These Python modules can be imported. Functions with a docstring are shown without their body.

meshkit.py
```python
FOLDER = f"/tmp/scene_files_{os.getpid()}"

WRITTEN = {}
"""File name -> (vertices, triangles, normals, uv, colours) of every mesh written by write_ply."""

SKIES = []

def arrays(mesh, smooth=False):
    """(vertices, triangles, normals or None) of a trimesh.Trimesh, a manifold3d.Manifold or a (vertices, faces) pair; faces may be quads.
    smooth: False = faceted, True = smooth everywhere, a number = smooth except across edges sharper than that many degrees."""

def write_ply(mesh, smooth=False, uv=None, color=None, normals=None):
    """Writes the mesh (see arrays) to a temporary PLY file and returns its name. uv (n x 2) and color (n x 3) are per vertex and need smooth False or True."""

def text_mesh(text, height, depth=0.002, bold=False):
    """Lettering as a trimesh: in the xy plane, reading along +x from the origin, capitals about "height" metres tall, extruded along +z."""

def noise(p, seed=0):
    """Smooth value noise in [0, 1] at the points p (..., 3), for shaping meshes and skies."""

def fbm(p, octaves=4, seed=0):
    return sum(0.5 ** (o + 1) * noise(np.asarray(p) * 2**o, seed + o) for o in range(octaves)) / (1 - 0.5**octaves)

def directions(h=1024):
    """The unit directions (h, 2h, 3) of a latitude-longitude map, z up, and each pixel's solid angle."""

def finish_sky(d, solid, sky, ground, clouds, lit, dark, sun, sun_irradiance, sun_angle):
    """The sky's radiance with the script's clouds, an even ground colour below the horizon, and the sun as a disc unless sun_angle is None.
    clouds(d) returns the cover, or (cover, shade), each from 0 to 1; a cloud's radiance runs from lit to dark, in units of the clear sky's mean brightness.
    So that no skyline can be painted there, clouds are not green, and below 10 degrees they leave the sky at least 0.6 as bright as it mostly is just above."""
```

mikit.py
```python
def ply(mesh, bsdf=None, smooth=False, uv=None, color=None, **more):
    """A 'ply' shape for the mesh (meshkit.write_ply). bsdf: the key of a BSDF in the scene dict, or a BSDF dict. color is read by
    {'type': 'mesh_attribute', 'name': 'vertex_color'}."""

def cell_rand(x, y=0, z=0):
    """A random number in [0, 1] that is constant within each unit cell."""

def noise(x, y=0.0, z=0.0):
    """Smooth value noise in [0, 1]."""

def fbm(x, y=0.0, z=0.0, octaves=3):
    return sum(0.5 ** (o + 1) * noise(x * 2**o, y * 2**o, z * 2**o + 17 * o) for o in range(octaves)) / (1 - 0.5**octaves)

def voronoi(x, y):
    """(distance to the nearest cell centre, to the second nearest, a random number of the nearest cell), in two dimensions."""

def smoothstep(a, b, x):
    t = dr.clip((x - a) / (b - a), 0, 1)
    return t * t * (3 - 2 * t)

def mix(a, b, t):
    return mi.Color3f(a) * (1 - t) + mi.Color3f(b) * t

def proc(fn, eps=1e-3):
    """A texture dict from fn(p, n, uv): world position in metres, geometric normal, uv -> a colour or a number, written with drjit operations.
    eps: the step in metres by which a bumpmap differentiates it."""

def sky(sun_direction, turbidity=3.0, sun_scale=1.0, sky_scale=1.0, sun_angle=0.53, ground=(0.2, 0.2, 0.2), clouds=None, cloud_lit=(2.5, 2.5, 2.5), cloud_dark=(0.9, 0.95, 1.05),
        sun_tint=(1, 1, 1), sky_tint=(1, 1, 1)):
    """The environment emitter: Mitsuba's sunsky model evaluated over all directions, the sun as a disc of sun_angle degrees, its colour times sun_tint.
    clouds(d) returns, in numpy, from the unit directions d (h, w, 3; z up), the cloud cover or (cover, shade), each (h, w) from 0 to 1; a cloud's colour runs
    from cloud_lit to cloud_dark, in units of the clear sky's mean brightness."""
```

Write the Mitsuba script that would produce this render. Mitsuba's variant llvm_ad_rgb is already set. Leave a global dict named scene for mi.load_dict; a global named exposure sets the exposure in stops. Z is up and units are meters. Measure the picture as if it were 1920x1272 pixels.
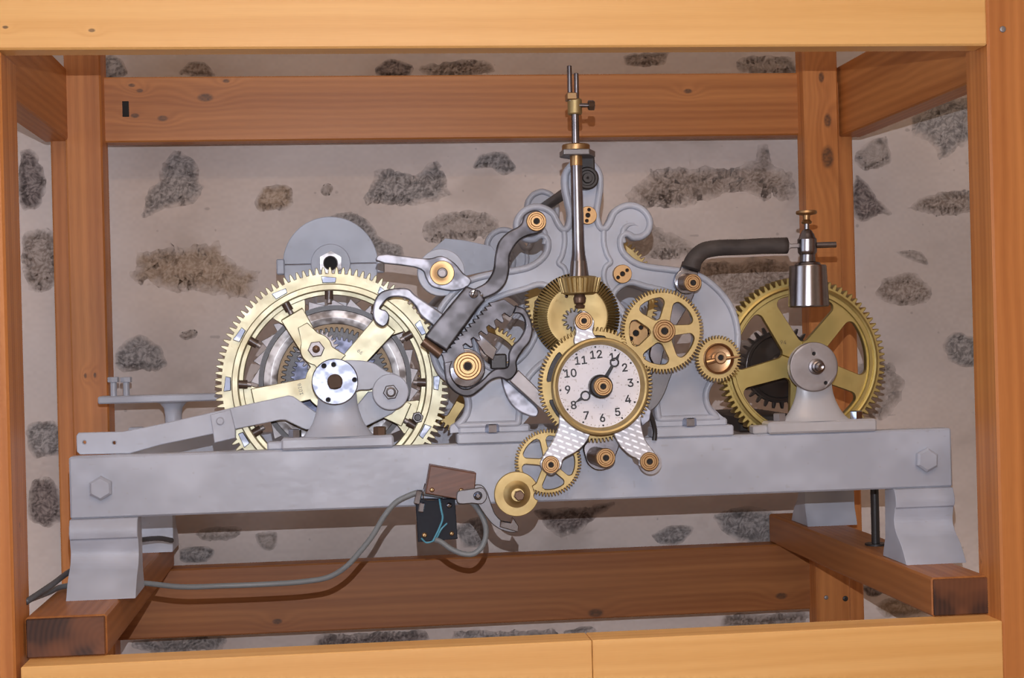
import math, random
import numpy as np, trimesh, drjit as dr, mitsuba as mi
import mapbox_earcut as earcut
import shapely
from shapely.geometry import Polygon, Point, LineString, box as sbox
from shapely.ops import unary_union
from shapely import affinity
import meshkit, mikit
from mikit import ply, proc, fbm, noise, voronoi, smoothstep, mix

# ------------------------------------------------------------------ camera, lights, exposure
# metres; X right along the clock, Y away from the camera (front girder face at Y=0), Z up.
F = 2900.0                                   # focal length in pixels of a 1920 x 1272 picture
CAM = np.array([0.0, -2.2, 1.5])
def _unit(v): v = np.asarray(v, float); return v / np.linalg.norm(v)
_eY = _unit([(638 - 960) / F, (646 - 636) / F, 1.0])
_s = -0.0253
_eX = _unit([1.0, _s, -(_eY[0] + _s * _eY[1]) / _eY[2]])
_eZ = np.cross(_eX, _eY)
def to_world(c): return np.array([np.dot(c, _eX), np.dot(c, _eY), np.dot(c, _eZ)])
RIGHT, DOWN, FWD = to_world([1, 0, 0]), to_world([0, 1, 0]), to_world([0, 0, 1])
exposure = 0.0
scene, labels = {}, {}
TF = mi.ScalarTransform4f
scene['camera'] = {'type': 'perspective', 'fov': math.degrees(2 * math.atan(960 / F)), 'fov_axis': 'x', 'near_clip': 0.05, 'far_clip': 50.0,
                   'to_world': TF().look_at(origin=CAM.tolist(), target=(CAM + FWD).tolist(), up=(-DOWN).tolist())}
FLASH_AT = CAM - DOWN * 0.10 + FWD * 0.02     # the camera's own pop-up flash, just above the lens
FLASH = (7.1, 7.4, 8.5)
scene['camera_flash_light'] = {'type': 'point', 'position': FLASH_AT.tolist(), 'intensity': {'type': 'rgb', 'value': list(FLASH)}}
LAMP = (13.2, 8.6, 5.1)                       # warm room lamps on the ceiling (built below)
WINDOW = (1.7, 2.0, 2.6)                      # daylight in the window of the left wall

# ------------------------------------------------------------------ helpers
def px(x, y, Y):
    """The point of the plane Y that the photograph shows at pixel (x, y): X, Z."""
    d = RIGHT * (x - 960) / F + DOWN * (y - 636) / F + FWD
    p = CAM + d * (Y - CAM[1]) / d[1]
    return np.array([p[0], p[2]])
def P3(x, y, Y):
    a = px(x, y, Y); return np.array([a[0], Y, a[1]])
def pxr(x, y, Y, r):
    """r pixels at (x, y) on the plane Y, in metres."""
    a = (np.linalg.norm(px(x + r, y, Y) - px(x - r, y, Y)) + np.linalg.norm(px(x, y + r, Y) - px(x, y - r, Y))) / 4
    return a
def pts(l, Y): return [tuple(px(x, y, Y)) for x, y in l]
def spline(p, n=6, closed=True):
    """Catmull-Rom (centripetal-ish) through points."""
    p = np.asarray(p, float); N = len(p); out = []
    for i in range(N if closed else N - 1):
        if closed: a, b, c, d = p[i - 1], p[i], p[(i + 1) % N], p[(i + 2) % N]
        else: a, b, c, d = p[max(i - 1, 0)], p[i], p[i + 1], p[min(i + 2, N - 1)]
        la, lb, lc = (max(np.linalg.norm(v), 1e-9) ** 0.5 for v in (b - a, c - b, d - c))
        m1 = (c - b) + lb * ((b - a) / la - (c - a) / (la + lb)) if np.linalg.norm(b - a) > 1e-9 else (c - b)
        m2 = (c - b) + lb * ((d - c) / lc - (d - b) / (lb + lc)) if np.linalg.norm(d - c) > 1e-9 else (c - b)
        for k in range(n):
            t = k / n
            out.append((2 * t**3 - 3 * t**2 + 1) * b + (t**3 - 2 * t**2 + t) * m1 + (-2 * t**3 + 3 * t**2) * c + (t**3 - t**2) * m2)
    if not closed: out.append(p[-1])
    return np.array(out)
def trace(l, Y, smooth=True, n=5):
    """A polygon in (X, Z) from an outline measured in the photograph on the plane Y."""
    p = pts(l, Y)
    g = Polygon(spline(p, n) if smooth else p)
    return g if g.is_valid else g.buffer(0)
def tilt(m, deg, axis=(1, 0, 0)):
    """A part that does not hang quite square, turned a little about its own middle."""
    m.apply_transform(trimesh.transformations.rotation_matrix(math.radians(deg), axis, m.bounds.mean(0))); return m
def polys(g):
    return [x for x in getattr(g, 'geoms', [g]) if isinstance(x, Polygon) and x.area > 1e-9]

def plate(poly, y0, y1, b=0.0007, tol=0.00004, soft=0.0):
    """A plate with chamfered edges: the outline in (X, Z), from y0 (front) to y1 (back)."""
    b = min(b, (y1 - y0) * 0.4); V, T, at = [], [], 0
    for g in polys(poly):
        g = shapely.geometry.polygon.orient(g.simplify(tol), 1.0)
        rings = [np.array(r.coords)[:-1] for r in [g.exterior, *g.interiors]]
        insets, deep = [], []
        for r in rings:
            e = np.roll(r, -1, 0) - r; L = np.linalg.norm(e, axis=1, keepdims=True); e = e / np.maximum(L, 1e-12)
            nrm = np.stack([-e[:, 1], e[:, 0]], 1); n0 = np.roll(nrm, 1, 0)
            m = (nrm + n0) / np.maximum(1 + (nrm * n0).sum(1, keepdims=True), 0.35)
            lim = np.minimum(L, np.roll(L, 1, 0)) * 0.8
            insets.append(r + m * np.minimum(b, lim)); deep.append(r + m * np.minimum(b + soft, lim))
        ends = np.cumsum([len(r) for r in rings]).astype(np.uint32)
        A, B = np.vstack(insets), np.vstack(rings); n = len(A)
        levels = ([(y0, np.vstack(deep))] if soft else []) + [(y0, A), (y0 + b, B), (y1 - b, B), (y1, A)]
        if soft: A = np.vstack(deep)
        last = len(levels) - 1
        for y, q in levels:
            V.append(np.stack([q[:, 0], np.full(n, y), q[:, 1]], 1))
        t = np.array(earcut.triangulate_float64(A, ends)).reshape(-1, 3).astype(int)
        p, q, s = A[t[:, 0]], A[t[:, 1]], A[t[:, 2]]
        area = (q[:, 0] - p[:, 0]) * (s[:, 1] - p[:, 1]) - (q[:, 1] - p[:, 1]) * (s[:, 0] - p[:, 0])
        t = np.where((area < 0)[:, None], t[:, ::-1], t)
        T += [t + at]
        tb = np.array(earcut.triangulate_float64(levels[-1][1], ends)).reshape(-1, 3).astype(int) if soft else t
        if soft:
            A = levels[-1][1]; p, q, s = A[tb[:, 0]], A[tb[:, 1]], A[tb[:, 2]]
            tb = np.where((((q - p)[:, 0] * (s - p)[:, 1] - (q - p)[:, 1] * (s - p)[:, 0]) < 0)[:, None], tb[:, ::-1], tb)
        T += [tb[:, ::-1] + at + last * n]
        k0 = 0
        for r in rings:
            i = np.arange(k0, k0 + len(r)); j = np.roll(i, -1); k0 += len(r)
            for lv in range(last):
                a, c = at + lv * n, at + (lv + 1) * n
                T += [np.stack([i + a, i + c, j + c], 1), np.stack([i + a, j + c, j + a], 1)]
        at += (last + 1) * n
    return trimesh.Trimesh(np.vstack(V), np.vstack(T), process=False)
def frame_of(axis):
    axis = _unit(axis); h = np.array([0, 0, 1.0]) if abs(axis[2]) < 0.9 else np.array([1.0, 0, 0])
    u = _unit(np.cross(h, axis)); return u, np.cross(axis, u), axis
def lathe(profile, origin, axis=(0, -1, 0), n=40, squash=None, hoop=False):
    """Turned part: profile of (radius, distance along the axis)."""
    prof = np.asarray(profile, float); u, v, w = frame_of(axis); a = np.arange(n) * 2 * np.pi / n
    V = []
    for r, t in prof:
        ring = (np.cos(a)[:, None] * u + np.sin(a)[:, None] * v) * max(r, 1e-6) + w * t
        if squash is not None: ring = ring * np.asarray(squash)
        V.append(ring + np.asarray(origin, float))
    V = np.vstack(V); T = []; i = np.arange(n); j = (i + 1) % n
    for k in range(len(prof) - 1):
        A, B = k * n, (k + 1) * n
        T += [np.stack([i + A, j + A, j + B], 1), np.stack([i + A, j + B, i + B], 1)]
    m = len(prof) - 1
    if hoop:
        T += [np.stack([i + m * n, j + m * n, j], 1), np.stack([i + m * n, j, i], 1)]
        M = trimesh.Trimesh(V, np.vstack(T), process=False)
        if M.volume < 0: M.invert()
        return M
    V = np.vstack([V, [V[:n].mean(0), V[m * n:].mean(0)]]); c0, c1 = len(V) - 2, len(V) - 1
    T += [np.stack([j, i, np.full(n, c0)], 1), np.stack([i + m * n, j + m * n, np.full(n, c1)], 1)]
    M = trimesh.Trimesh(V, np.vstack(T), process=False)
    if M.volume < 0: M.invert()
    return M
def tube(path, r, n=10):
    p = np.asarray(path, float); R = np.broadcast_to(r, (len(p),)).astype(float)
    t = np.gradient(p, axis=0); t /= np.maximum(np.linalg.norm(t, axis=1, keepdims=True), 1e-12)
    u = frame_of(t[0])[0]; a = np.arange(n) * 2 * np.pi / n; V = []
    for k in range(len(p)):
        u = _unit(u - t[k] * np.dot(u, t[k])); v = np.cross(t[k], u)
        V.append(p[k] + R[k] * (np.cos(a)[:, None] * u + np.sin(a)[:, None] * v))
    V = np.vstack(V); T = []; i = np.arange(n); j = (i + 1) % n
    for k in range(len(p) - 1):
        A, B = k * n, (k + 1) * n
        T += [np.stack([i + A, j + A, j + B], 1), np.stack([i + A, j + B, i + B], 1)]
    V = np.vstack([V, p[:1], p[-1:]]); m = (len(p) - 1) * n
    T += [np.stack([j, i, np.full(n, len(V) - 2)], 1), np.stack([i + m, j + m, np.full(n, len(V) - 1)], 1)]
    M = trimesh.Trimesh(V, np.vstack(T), process=False)
    if M.volume < 0: M.invert()
    return M
def rbox(lo, hi, b=0.002, rot=None, about=None):
    lo, hi = np.minimum(lo, hi), np.maximum(lo, hi); b = min(b, (hi - lo).min() * 0.3); c = []
    for s in np.ndindex(2, 2, 2):
        k = np.where(np.array(s) == 0, lo, hi); d = np.where(np.array(s) == 0, b, -b)
        for ax in range(3):
            q = k + d; q[ax] = k[ax]; c.append(q)
    m = trimesh.convex.convex_hull(np.array(c))
    if rot is not None:
        m.apply_transform(trimesh.transformations.rotation_matrix(rot[0], rot[1], (lo + hi) / 2 if about is None else about))
    return m
def join(*m): return trimesh.util.concatenate([x for x in m if x is not None])
def disc(c, r, n=96): return Polygon([(c[0] + r * math.cos(2 * math.pi * k / n), c[1] + r * math.sin(2 * math.pi * k / n)) for k in range(n)])
def annulus(c, r1, r0, n=96): return disc(c, r1, n).difference(disc(c, r0, n))
def sector_bar(c, ang, r0, r1, w0, w1):
    d = np.array([math.cos(ang), math.sin(ang)]); q = np.array([-d[1], d[0]]); c = np.asarray(c)
    return Polygon([c + d * r0 + q * w0 / 2, c + d * r1 + q * w1 / 2, c + d * r1 - q * w1 / 2, c + d * r0 - q * w0 / 2])
def gear_outline(c, R, n, depth, phase=0.0, slim=1.0):
    p = []
    for k in range(n):
        for f, h in ((-.34, 0), (-.26, .5), (-.12, 1), (.12, 1), (.26, .5), (.34, 0)):
            a = 2 * math.pi * (k + f * slim) / n + phase; r = R - depth * (1 - h); p.append((c[0] + r * math.cos(a), c[1] + r * math.sin(a)))
    return Polygon(p)
def ratchet_outline(c, R, n, depth, phase=0.0, sense=1, ax=0.15):
    p = []
    for k in range(n):
        for f, r in ((0.0, R - depth), (ax, R), (1 - 1e-3, R - depth)):
            a = sense * (2 * math.pi * (k + f) / n) + phase; p.append((c[0] + r * math.cos(a), c[1] + r * math.sin(a)))
    return Polygon(p)
def wheel_web(c, r_in, r_hub, angles, w_hub, w_rim, fillet):
    """The rim's inside with spokes, as windows to take out of a disc."""
    win = annulus(c, r_in, r_hub)
    for a in angles: win = win.difference(sector_bar(c, a, 0, r_in * 1.1, w_hub, w_rim))
    return win.buffer(-fillet).buffer(fillet)
def hexagon(c, r, a0=0.0): return Polygon([(c[0] + r * math.cos(a0 + k * math.pi / 3), c[1] + r * math.sin(a0 + k * math.pi / 3)) for k in range(6)])
def text_xz(s, h, c, y, depth=0.0006, rot=0.0, bold=False):
    """Lettering centred on c in the plane y, facing the viewer (-Y)."""
    m = meshkit.text_mesh(s, h, depth, bold); m.apply_translation([-m.bounds[:, 0].mean(), -m.bounds[:, 1].mean(), 0])
    v = m.vertices; ca, sa = math.cos(rot), math.sin(rot)
    x, z = v[:, 0] * ca - v[:, 1] * sa, v[:, 0] * sa + v[:, 1] * ca
    return trimesh.Trimesh(np.stack([c[0] + x, y - v[:, 2], c[1] + z], 1), m.faces, process=False)

def numbered(key):
    if key not in scene and key not in labels: return key
    k = 1
    while f'{key}_{k:03d}' in scene or f'{key}_{k:03d}' in labels: k += 1
    return f'{key}_{k:03d}'
def thing(name, label, cat, group=None):
    k = numbered(name); labels[k] = {'label': label, 'category': cat}
    if group: labels[k]['group'] = group
    return k
def obj(name, mesh, mat, parent=None, label=None, smooth=None, **more):
    if smooth is None: smooth = 55 if mat in ('steel', 'dull_steel', 'smoked_steel', 'satin_steel') else 35
    k = f'{parent}__{name}' if parent else name
    base, i = k, 0
    while k in scene: i += 1; k = f'{base}_{i:03d}'
    scene[k] = ply(mesh, mat, smooth, **more)
    if label: labels[k] = {'label': label}
    return k
def struct(name, mesh, mat, smooth=False, label=None):
    scene[name] = ply(mesh, mat, smooth); labels[name] = {'kind': 'structure'}
    if label: labels[name]['label'] = label
    return name

# ------------------------------------------------------------------ materials
def C(*c): return mi.Color3f(*c)
def principled(base, rough=0.5, metal=0.0, spec=0.5, **k):
    d = {'type': 'principled', 'base_color': base if isinstance(base, dict) else {'type': 'rgb', 'value': list(base)},
         'roughness': rough if isinstance(rough, dict) else float(rough), 'metallic': float(metal), 'specular': float(spec)}
    d.update(k); return d
def bumped(bsdf, fn, scale, eps=1e-3):
    return {'type': 'bumpmap', 'arbitrary': proc(fn, eps), 'scale': float(scale), 'bsdf': bsdf}

def wood_fn(L, knots, lo, hi, streak=1.0):
    """Planed softwood with the grain along axis L; knots = (x, y, z, radius)."""
    def fn(p, n, uv):
        q = [p.x, p.y, p.z]; l = q[L]; a, b = q[(L + 1) % 3], q[(L + 2) % 3]
        warp = mi.Float(0.0); kn = mi.Float(0.0)
        for x, y, z, r in knots:
            d = [(p.x - x), (p.y - y), (p.z - z)]; d[L] = d[L] * 0.55
            dd = dr.sqrt(d[0] * d[0] + d[1] * d[1] + d[2] * d[2]) / r
            kn = dr.maximum(kn, 1 - smoothstep(0.55, 1.1, dd)); warp = warp + 0.012 * dr.exp(-dd * dd * 0.12)
        w = 0.010 * (fbm(l * 2.2, a * 7, b * 7) - 0.5) + warp
        broad = fbm(l * 1.1 + 7, (a + w) * 55, (b + w) * 55, octaves=2)
        rings = 0.5 + 0.5 * dr.sin(((a + w) * 0.8 + (b + w)) * 520 + 9 * fbm(l * 0.9, a * 9, b * 9))
        fine = noise(l * 40, a * 900, b * 900)
        t = 0.50 * smoothstep(0.25, 0.75, broad) + 0.28 * streak * rings + 0.22 * fine
        c = mix(lo, hi, dr.clip(t, 0, 1))
        return mix(c, C(0.045, 0.022, 0.012), kn * (0.55 + 0.35 * noise(p.x * 300, p.y * 300, p.z * 300)))
    return fn
def wood(key, L, lo, hi, knots=(), rough=0.42, streak=1.0):
    scene[key] = principled(proc(wood_fn(L, knots, lo, hi, streak)), rough, 0, 0.45)
ORANGE = ((0.33, 0.108, 0.024), (0.50, 0.195, 0.052))
PALE = ((0.58, 0.295, 0.085), (0.71, 0.415, 0.150))
def K(x, y, Y, r): a = px(x, y, Y); return (a[0], Y, a[1], pxr(x, y, Y, r))
wood('pale_pine', 0, *PALE, knots=[K(172, 57, -.215, 4), K(10, 51, -.215, 3.5)], streak=0.35)
wood('orange_pine_along', 0, *(tuple(v * 0.9 for v in c) for c in ORANGE), knots=[K(385, 183, .60, 9), K(247, 160, .60, 4), K(262, 170, .60, 4), K(424, 152, .60, 4), K(253, 217, .60, 5), K(305, 222, .60, 6), K(1290, 171, .60, 5), K(1117, 1150, .60, 10), K(1465, 1118, .60, 7), K(520, 1166, .60, 7)])
wood('orange_pine_upright', 2, *ORANGE, knots=[K(1540, 145, .56, 6), K(1552, 226, .56, 8), K(1552, 295, .56, 13), K(1850, 378, -.15, 7), K(1826, 482, -.13, 9), K(1843, 1053, -.15, 5), K(40, 985, -.17, 5), K(1575, 780, .56, 7), K(178, 704, .56, 3), K(160, 705, .56, 3)])
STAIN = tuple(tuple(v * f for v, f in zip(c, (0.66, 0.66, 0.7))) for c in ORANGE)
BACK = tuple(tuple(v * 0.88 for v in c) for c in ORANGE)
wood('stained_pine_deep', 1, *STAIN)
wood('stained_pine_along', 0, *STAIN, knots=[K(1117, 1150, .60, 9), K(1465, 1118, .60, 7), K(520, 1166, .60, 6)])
wood('orange_pine_deep', 1, *BACK, knots=[(px(1675, 125, .2)[0], .25, px(1675, 125, .2)[1], .010)])
def _end(p, n, uv):
    d = dr.sqrt(dr.square(p.x * 1.0 + 0.31) + dr.square(p.z - 1.13)) ; r = 0.5 + 0.5 * dr.sin(d * 900 + 5 * fbm(p.x * 25, p.z * 25, p.y))
    t = smoothstep(0.35, 0.62, fbm(p.x * 18 + 3, p.y * 18, p.z * 18))
    return mix(mix((0.115, 0.042, 0.017), (0.032, 0.014, 0.009), t), (0.20, 0.075, 0.03), r * 0.12)
scene['end_grain'] = principled(proc(_end), 0.5, 0, 0.4)

PAINT = (0.335, 0.345, 0.375)
def _paint(p, n, uv):
    a = fbm(p.x * 14, p.y * 14, p.z * 14); b = noise(p.x * 120, p.y * 120, p.z * 120)
    c = mix((0.305, 0.325, 0.37), (0.385, 0.412, 0.468), smoothstep(0.3, 0.7, a))
    return mix(c, (0.27, 0.265, 0.26), smoothstep(0.90, 0.99, b) * 0.3)
def _paint_bump(p, n, uv): return fbm(p.x * 130, p.y * 130, p.z * 130, octaves=2)
scene['grey_paint'] = bumped(principled(proc(_paint), 0.42, 0, 0.5), _paint_bump, 0.0003, 2e-3)
def _cream(p, n, uv):
    return mix((0.33, 0.325, 0.33), (0.42, 0.415, 0.42), fbm(p.x * 16, p.y * 16, p.z * 16))
scene['pale_grey_paint'] = principled(proc(_cream), 0.33, 0, 0.5)

def _brass(p, n, uv):
    t = fbm(p.x * 45, p.y * 45, p.z * 45); s = smoothstep(0.62, 0.85, fbm(p.x * 20 + 5, p.y * 20, p.z * 20))
    return mix(mix((0.46, 0.335, 0.14), (0.59, 0.45, 0.215), t), (0.34, 0.23, 0.08), s * 0.6)
def _brass_pale(p, n, uv):
    t = fbm(p.x * 45, p.y * 45, p.z * 45); s = smoothstep(0.6, 0.85, fbm(p.x * 16 + 5, p.y * 20, p.z * 16))
    return mix(mix((0.57, 0.53, 0.35), (0.70, 0.67, 0.48), t), (0.40, 0.30, 0.14), s * 0.5)
def _rough_a(p, n, uv): return 0.48 + 0.16 * fbm(p.x * 60, p.y * 60, p.z * 60)
scene['brass'] = principled(proc(_brass), proc(_rough_a), 1.0)
scene['brass_pale'] = principled(proc(_brass_pale), proc(_rough_a), 1.0)
def _brass_olive(p, n, uv):
    t = fbm(p.x * 40, p.y * 40, p.z * 40); s = smoothstep(0.5, 0.8, fbm(p.x * 14 + 5, p.y * 14, p.z * 14))
    return mix(mix((0.41, 0.315, 0.11), (0.53, 0.42, 0.165), t), (0.30, 0.25, 0.09), s * 0.7)
scene['brass_olive'] = principled(proc(_brass_olive), 0.45, 1.0)
scene['pin_brown'] = principled((0.055, 0.034, 0.025), 0.35, 0.0, 0.6)
scene['arbor_brown'] = principled((0.075, 0.048, 0.032), 0.65, 0.0, 0.2)
scene['bronze'] = principled((0.40, 0.245, 0.115), 0.42, 1.0)
scene['brass_aged'] = principled((0.30, 0.215, 0.085), 0.42, 1.0)
scene['bronze_dark'] = principled((0.13, 0.078, 0.05), 0.42, 0.6)
scene['copper'] = principled((0.52, 0.33, 0.18), 0.38, 1.0)
def conductor(refl, alpha):
    return {'type': 'roughconductor', 'material': 'none', 'distribution': 'beckmann', 'alpha': alpha, 'specular_reflectance': refl if isinstance(refl, dict) else {'type': 'rgb', 'value': list(refl)}}
def _steel(p, n, uv):
    t = fbm(p.x * 55, p.y * 55, p.z * 55); s = smoothstep(0.50, 0.70, fbm(p.x * 38 + 3, p.y * 38, p.z * 38))
    return mix(mix((0.40, 0.44, 0.54), (0.62, 0.68, 0.80), t), (0.20, 0.19, 0.20), s * 0.65)
def _alpha_s(p, n, uv): return 0.026 + 0.022 * smoothstep(0.35, 0.75, fbm(p.x * 45, p.y * 45, p.z * 45))
def _steel_b(p, n, uv): return fbm(p.x * 75, p.y * 75, p.z * 75, octaves=2)
scene['steel'] = bumped(conductor(proc(_steel), proc(_alpha_s)), _steel_b, 0.00013, 1.5e-3)
COAT = dict(clearcoat=1.0, clearcoat_gloss=0.96)
def _steel2(p, n, uv): return mix((0.07, 0.068, 0.075), (0.22, 0.22, 0.25), smoothstep(0.3, 0.7, fbm(p.x * 42, p.y * 42, p.z * 42)))
scene['smoked_steel'] = bumped(principled(proc(_steel2), 0.63, 1.0, **COAT), _steel_b, 0.00010, 1.5e-3)
def _satin(p, n, uv): return mix((0.17, 0.18, 0.215), (0.62, 0.65, 0.75), smoothstep(0.3, 0.68, fbm(p.x * 60, p.y * 60, p.z * 60)))
scene['satin_steel'] = bumped(principled(proc(_satin), 0.63, 1.0, **COAT), _steel_b, 0.00015, 1.5e-3)
scene['polished_steel'] = conductor((0.31, 0.285, 0.28), 0.085)
def _steel_dark(p, n, uv):
    return mix((0.16, 0.15, 0.16), (0.36, 0.34, 0.35), fbm(p.x * 50, p.y * 50, p.z * 50))
scene['dark_steel'] = conductor(proc(_steel_dark), 0.13)
scene['rusty_steel'] = principled((0.135, 0.098, 0.062), 0.5, 1.0)
def _blued(p, n, uv):
    t = smoothstep(0.35, 0.7, fbm(p.x * 70, p.y * 70, p.z * 70)); return mix((0.055, 0.06, 0.085), (0.21, 0.225, 0.31), t)
scene['blued_steel'] = principled(proc(_blued), 0.5, 0.8)
def _worn(p, n, uv):
    t = smoothstep(0.35, 0.65, fbm(p.x * 55 + 3, p.y * 55, p.z * 55)); return mix((0.15, 0.13, 0.12), (0.58, 0.565, 0.56), t)
def _disc_steel(p, n, uv):
    t = smoothstep(0.38, 0.62, fbm(p.x * 75 + 3, p.y * 75, p.z * 75)); return mix((0.19, 0.205, 0.25), (0.42, 0.445, 0.50), t)
scene['disc_steel'] = principled(proc(_disc_steel), 0.46, 1.0)
scene['grey_iron'] = principled((0.17, 0.162, 0.162), 0.45, 0.7)
scene['bar_iron'] = principled((0.19, 0.183, 0.185), 0.45, 0.85)
scene['worn_steel'] = principled(proc(_worn), 0.48, 1.0)
def _dull(p, n, uv):
    return mix((0.26, 0.235, 0.23), (0.38, 0.355, 0.35), fbm(p.x * 70, p.y * 70, p.z * 70))
scene['dull_steel'] = principled(proc(_dull), 0.5, 0.75)
scene['black_iron'] = principled((0.030, 0.026, 0.024), 0.4, 0.3)
scene['oily_iron'] = principled((0.060, 0.050, 0.045), 0.22, 0.6)
scene['hole_black'] = principled((0.010, 0.008, 0.007), 0.8)
def _leather(p, n, uv): return mix((0.026, 0.022, 0.021), (0.068, 0.056, 0.050), fbm(p.x * 60, p.y * 60, p.z * 90))
scene['dark_wrap'] = principled(proc(_leather), 0.6, 0.0, 0.25)
ALU_A = math.radians(-22)
def _alu_h(p, n, uv):
    ca, sa = math.cos(ALU_A), math.sin(ALU_A); u, v = (p.x * ca + p.z * sa) / 0.0125, (p.z * ca - p.x * sa) / 0.0072
    row = dr.floor(v); u = u + 0.42 * row
    fu, fv = u - dr.floor(u) - 0.5, v - dr.floor(v) - 0.5
    return dr.maximum(dr.abs(fu) / 0.34, dr.abs(fv + 0.25 * fu * fu) / 0.17)
def _alu_c(p, n, uv):
    h = _alu_h(p, n, uv)
    return mix((0.95, 0.95, 0.97), mix((0.50, 0.49, 0.50), (0.42, 0.41, 0.42), fbm(p.x * 200, p.y * 200, p.z * 200)), smoothstep(0.7, 1.25, h))
scene['engine_turned'] = principled(proc(_alu_c), 0.48, 0.85)
def _dial(p, n, uv):
    s = smoothstep(0.80, 0.9, noise(p.x * 330, p.y, p.z * 330))
    return mix(mix((0.60, 0.59, 0.62), (0.68, 0.67, 0.70), fbm(p.x * 30, p.y * 30, p.z * 30)), (0.30, 0.27, 0.25), s * 0.5)
scene['dial_white'] = principled(proc(_dial), 0.55, 0, 0.4)
scene['black_enamel'] = principled((0.012, 0.012, 0.014), 0.35)
scene['cable_grey'] = principled((0.15, 0.165, 0.17), 0.5)
scene['cable_dark'] = principled((0.060, 0.062, 0.066), 0.5)
scene['wire_blue'] = principled((0.07, 0.24, 0.32), 0.45)
scene['bakelite'] = principled((0.012, 0.014, 0.020), 0.6, 0.0, 0.2)
def _walnut(p, n, uv):
    return mix((0.055, 0.022, 0.013), (0.16, 0.068, 0.036), fbm((p.x + p.z * 0.25) * 12, p.y * 60, (p.z - p.x * 0.25) * 150))
scene['walnut'] = principled(proc(_walnut), 0.45)
PL_A, PL_B = (0.50, 0.435, 0.39), (0.70, 0.62, 0.56)
def plaster_col(p):
    t = fbm(p.x * 3.1 + 11, p.y, p.z * 3.1, octaves=3); f = noise(p.x * 160, p.y * 160, p.z * 160)
    c = mix(PL_A, PL_B, smoothstep(0.25, 0.75, t) * 0.8 + 0.2 * f)
    st = smoothstep(0.60, 0.80, fbm(p.x * 7 + 4, p.y, p.z * 9 + 2))
    c = mix(c, (0.42, 0.36, 0.315), st * 0.5)
    return mix(c, (0.20, 0.17, 0.15), smoothstep(0.90, 0.97, noise(p.x * 75 + 9, p.y * 75, p.z * 75)) * 0.35)
def _plaster(p, n, uv): return plaster_col(p)
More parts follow.
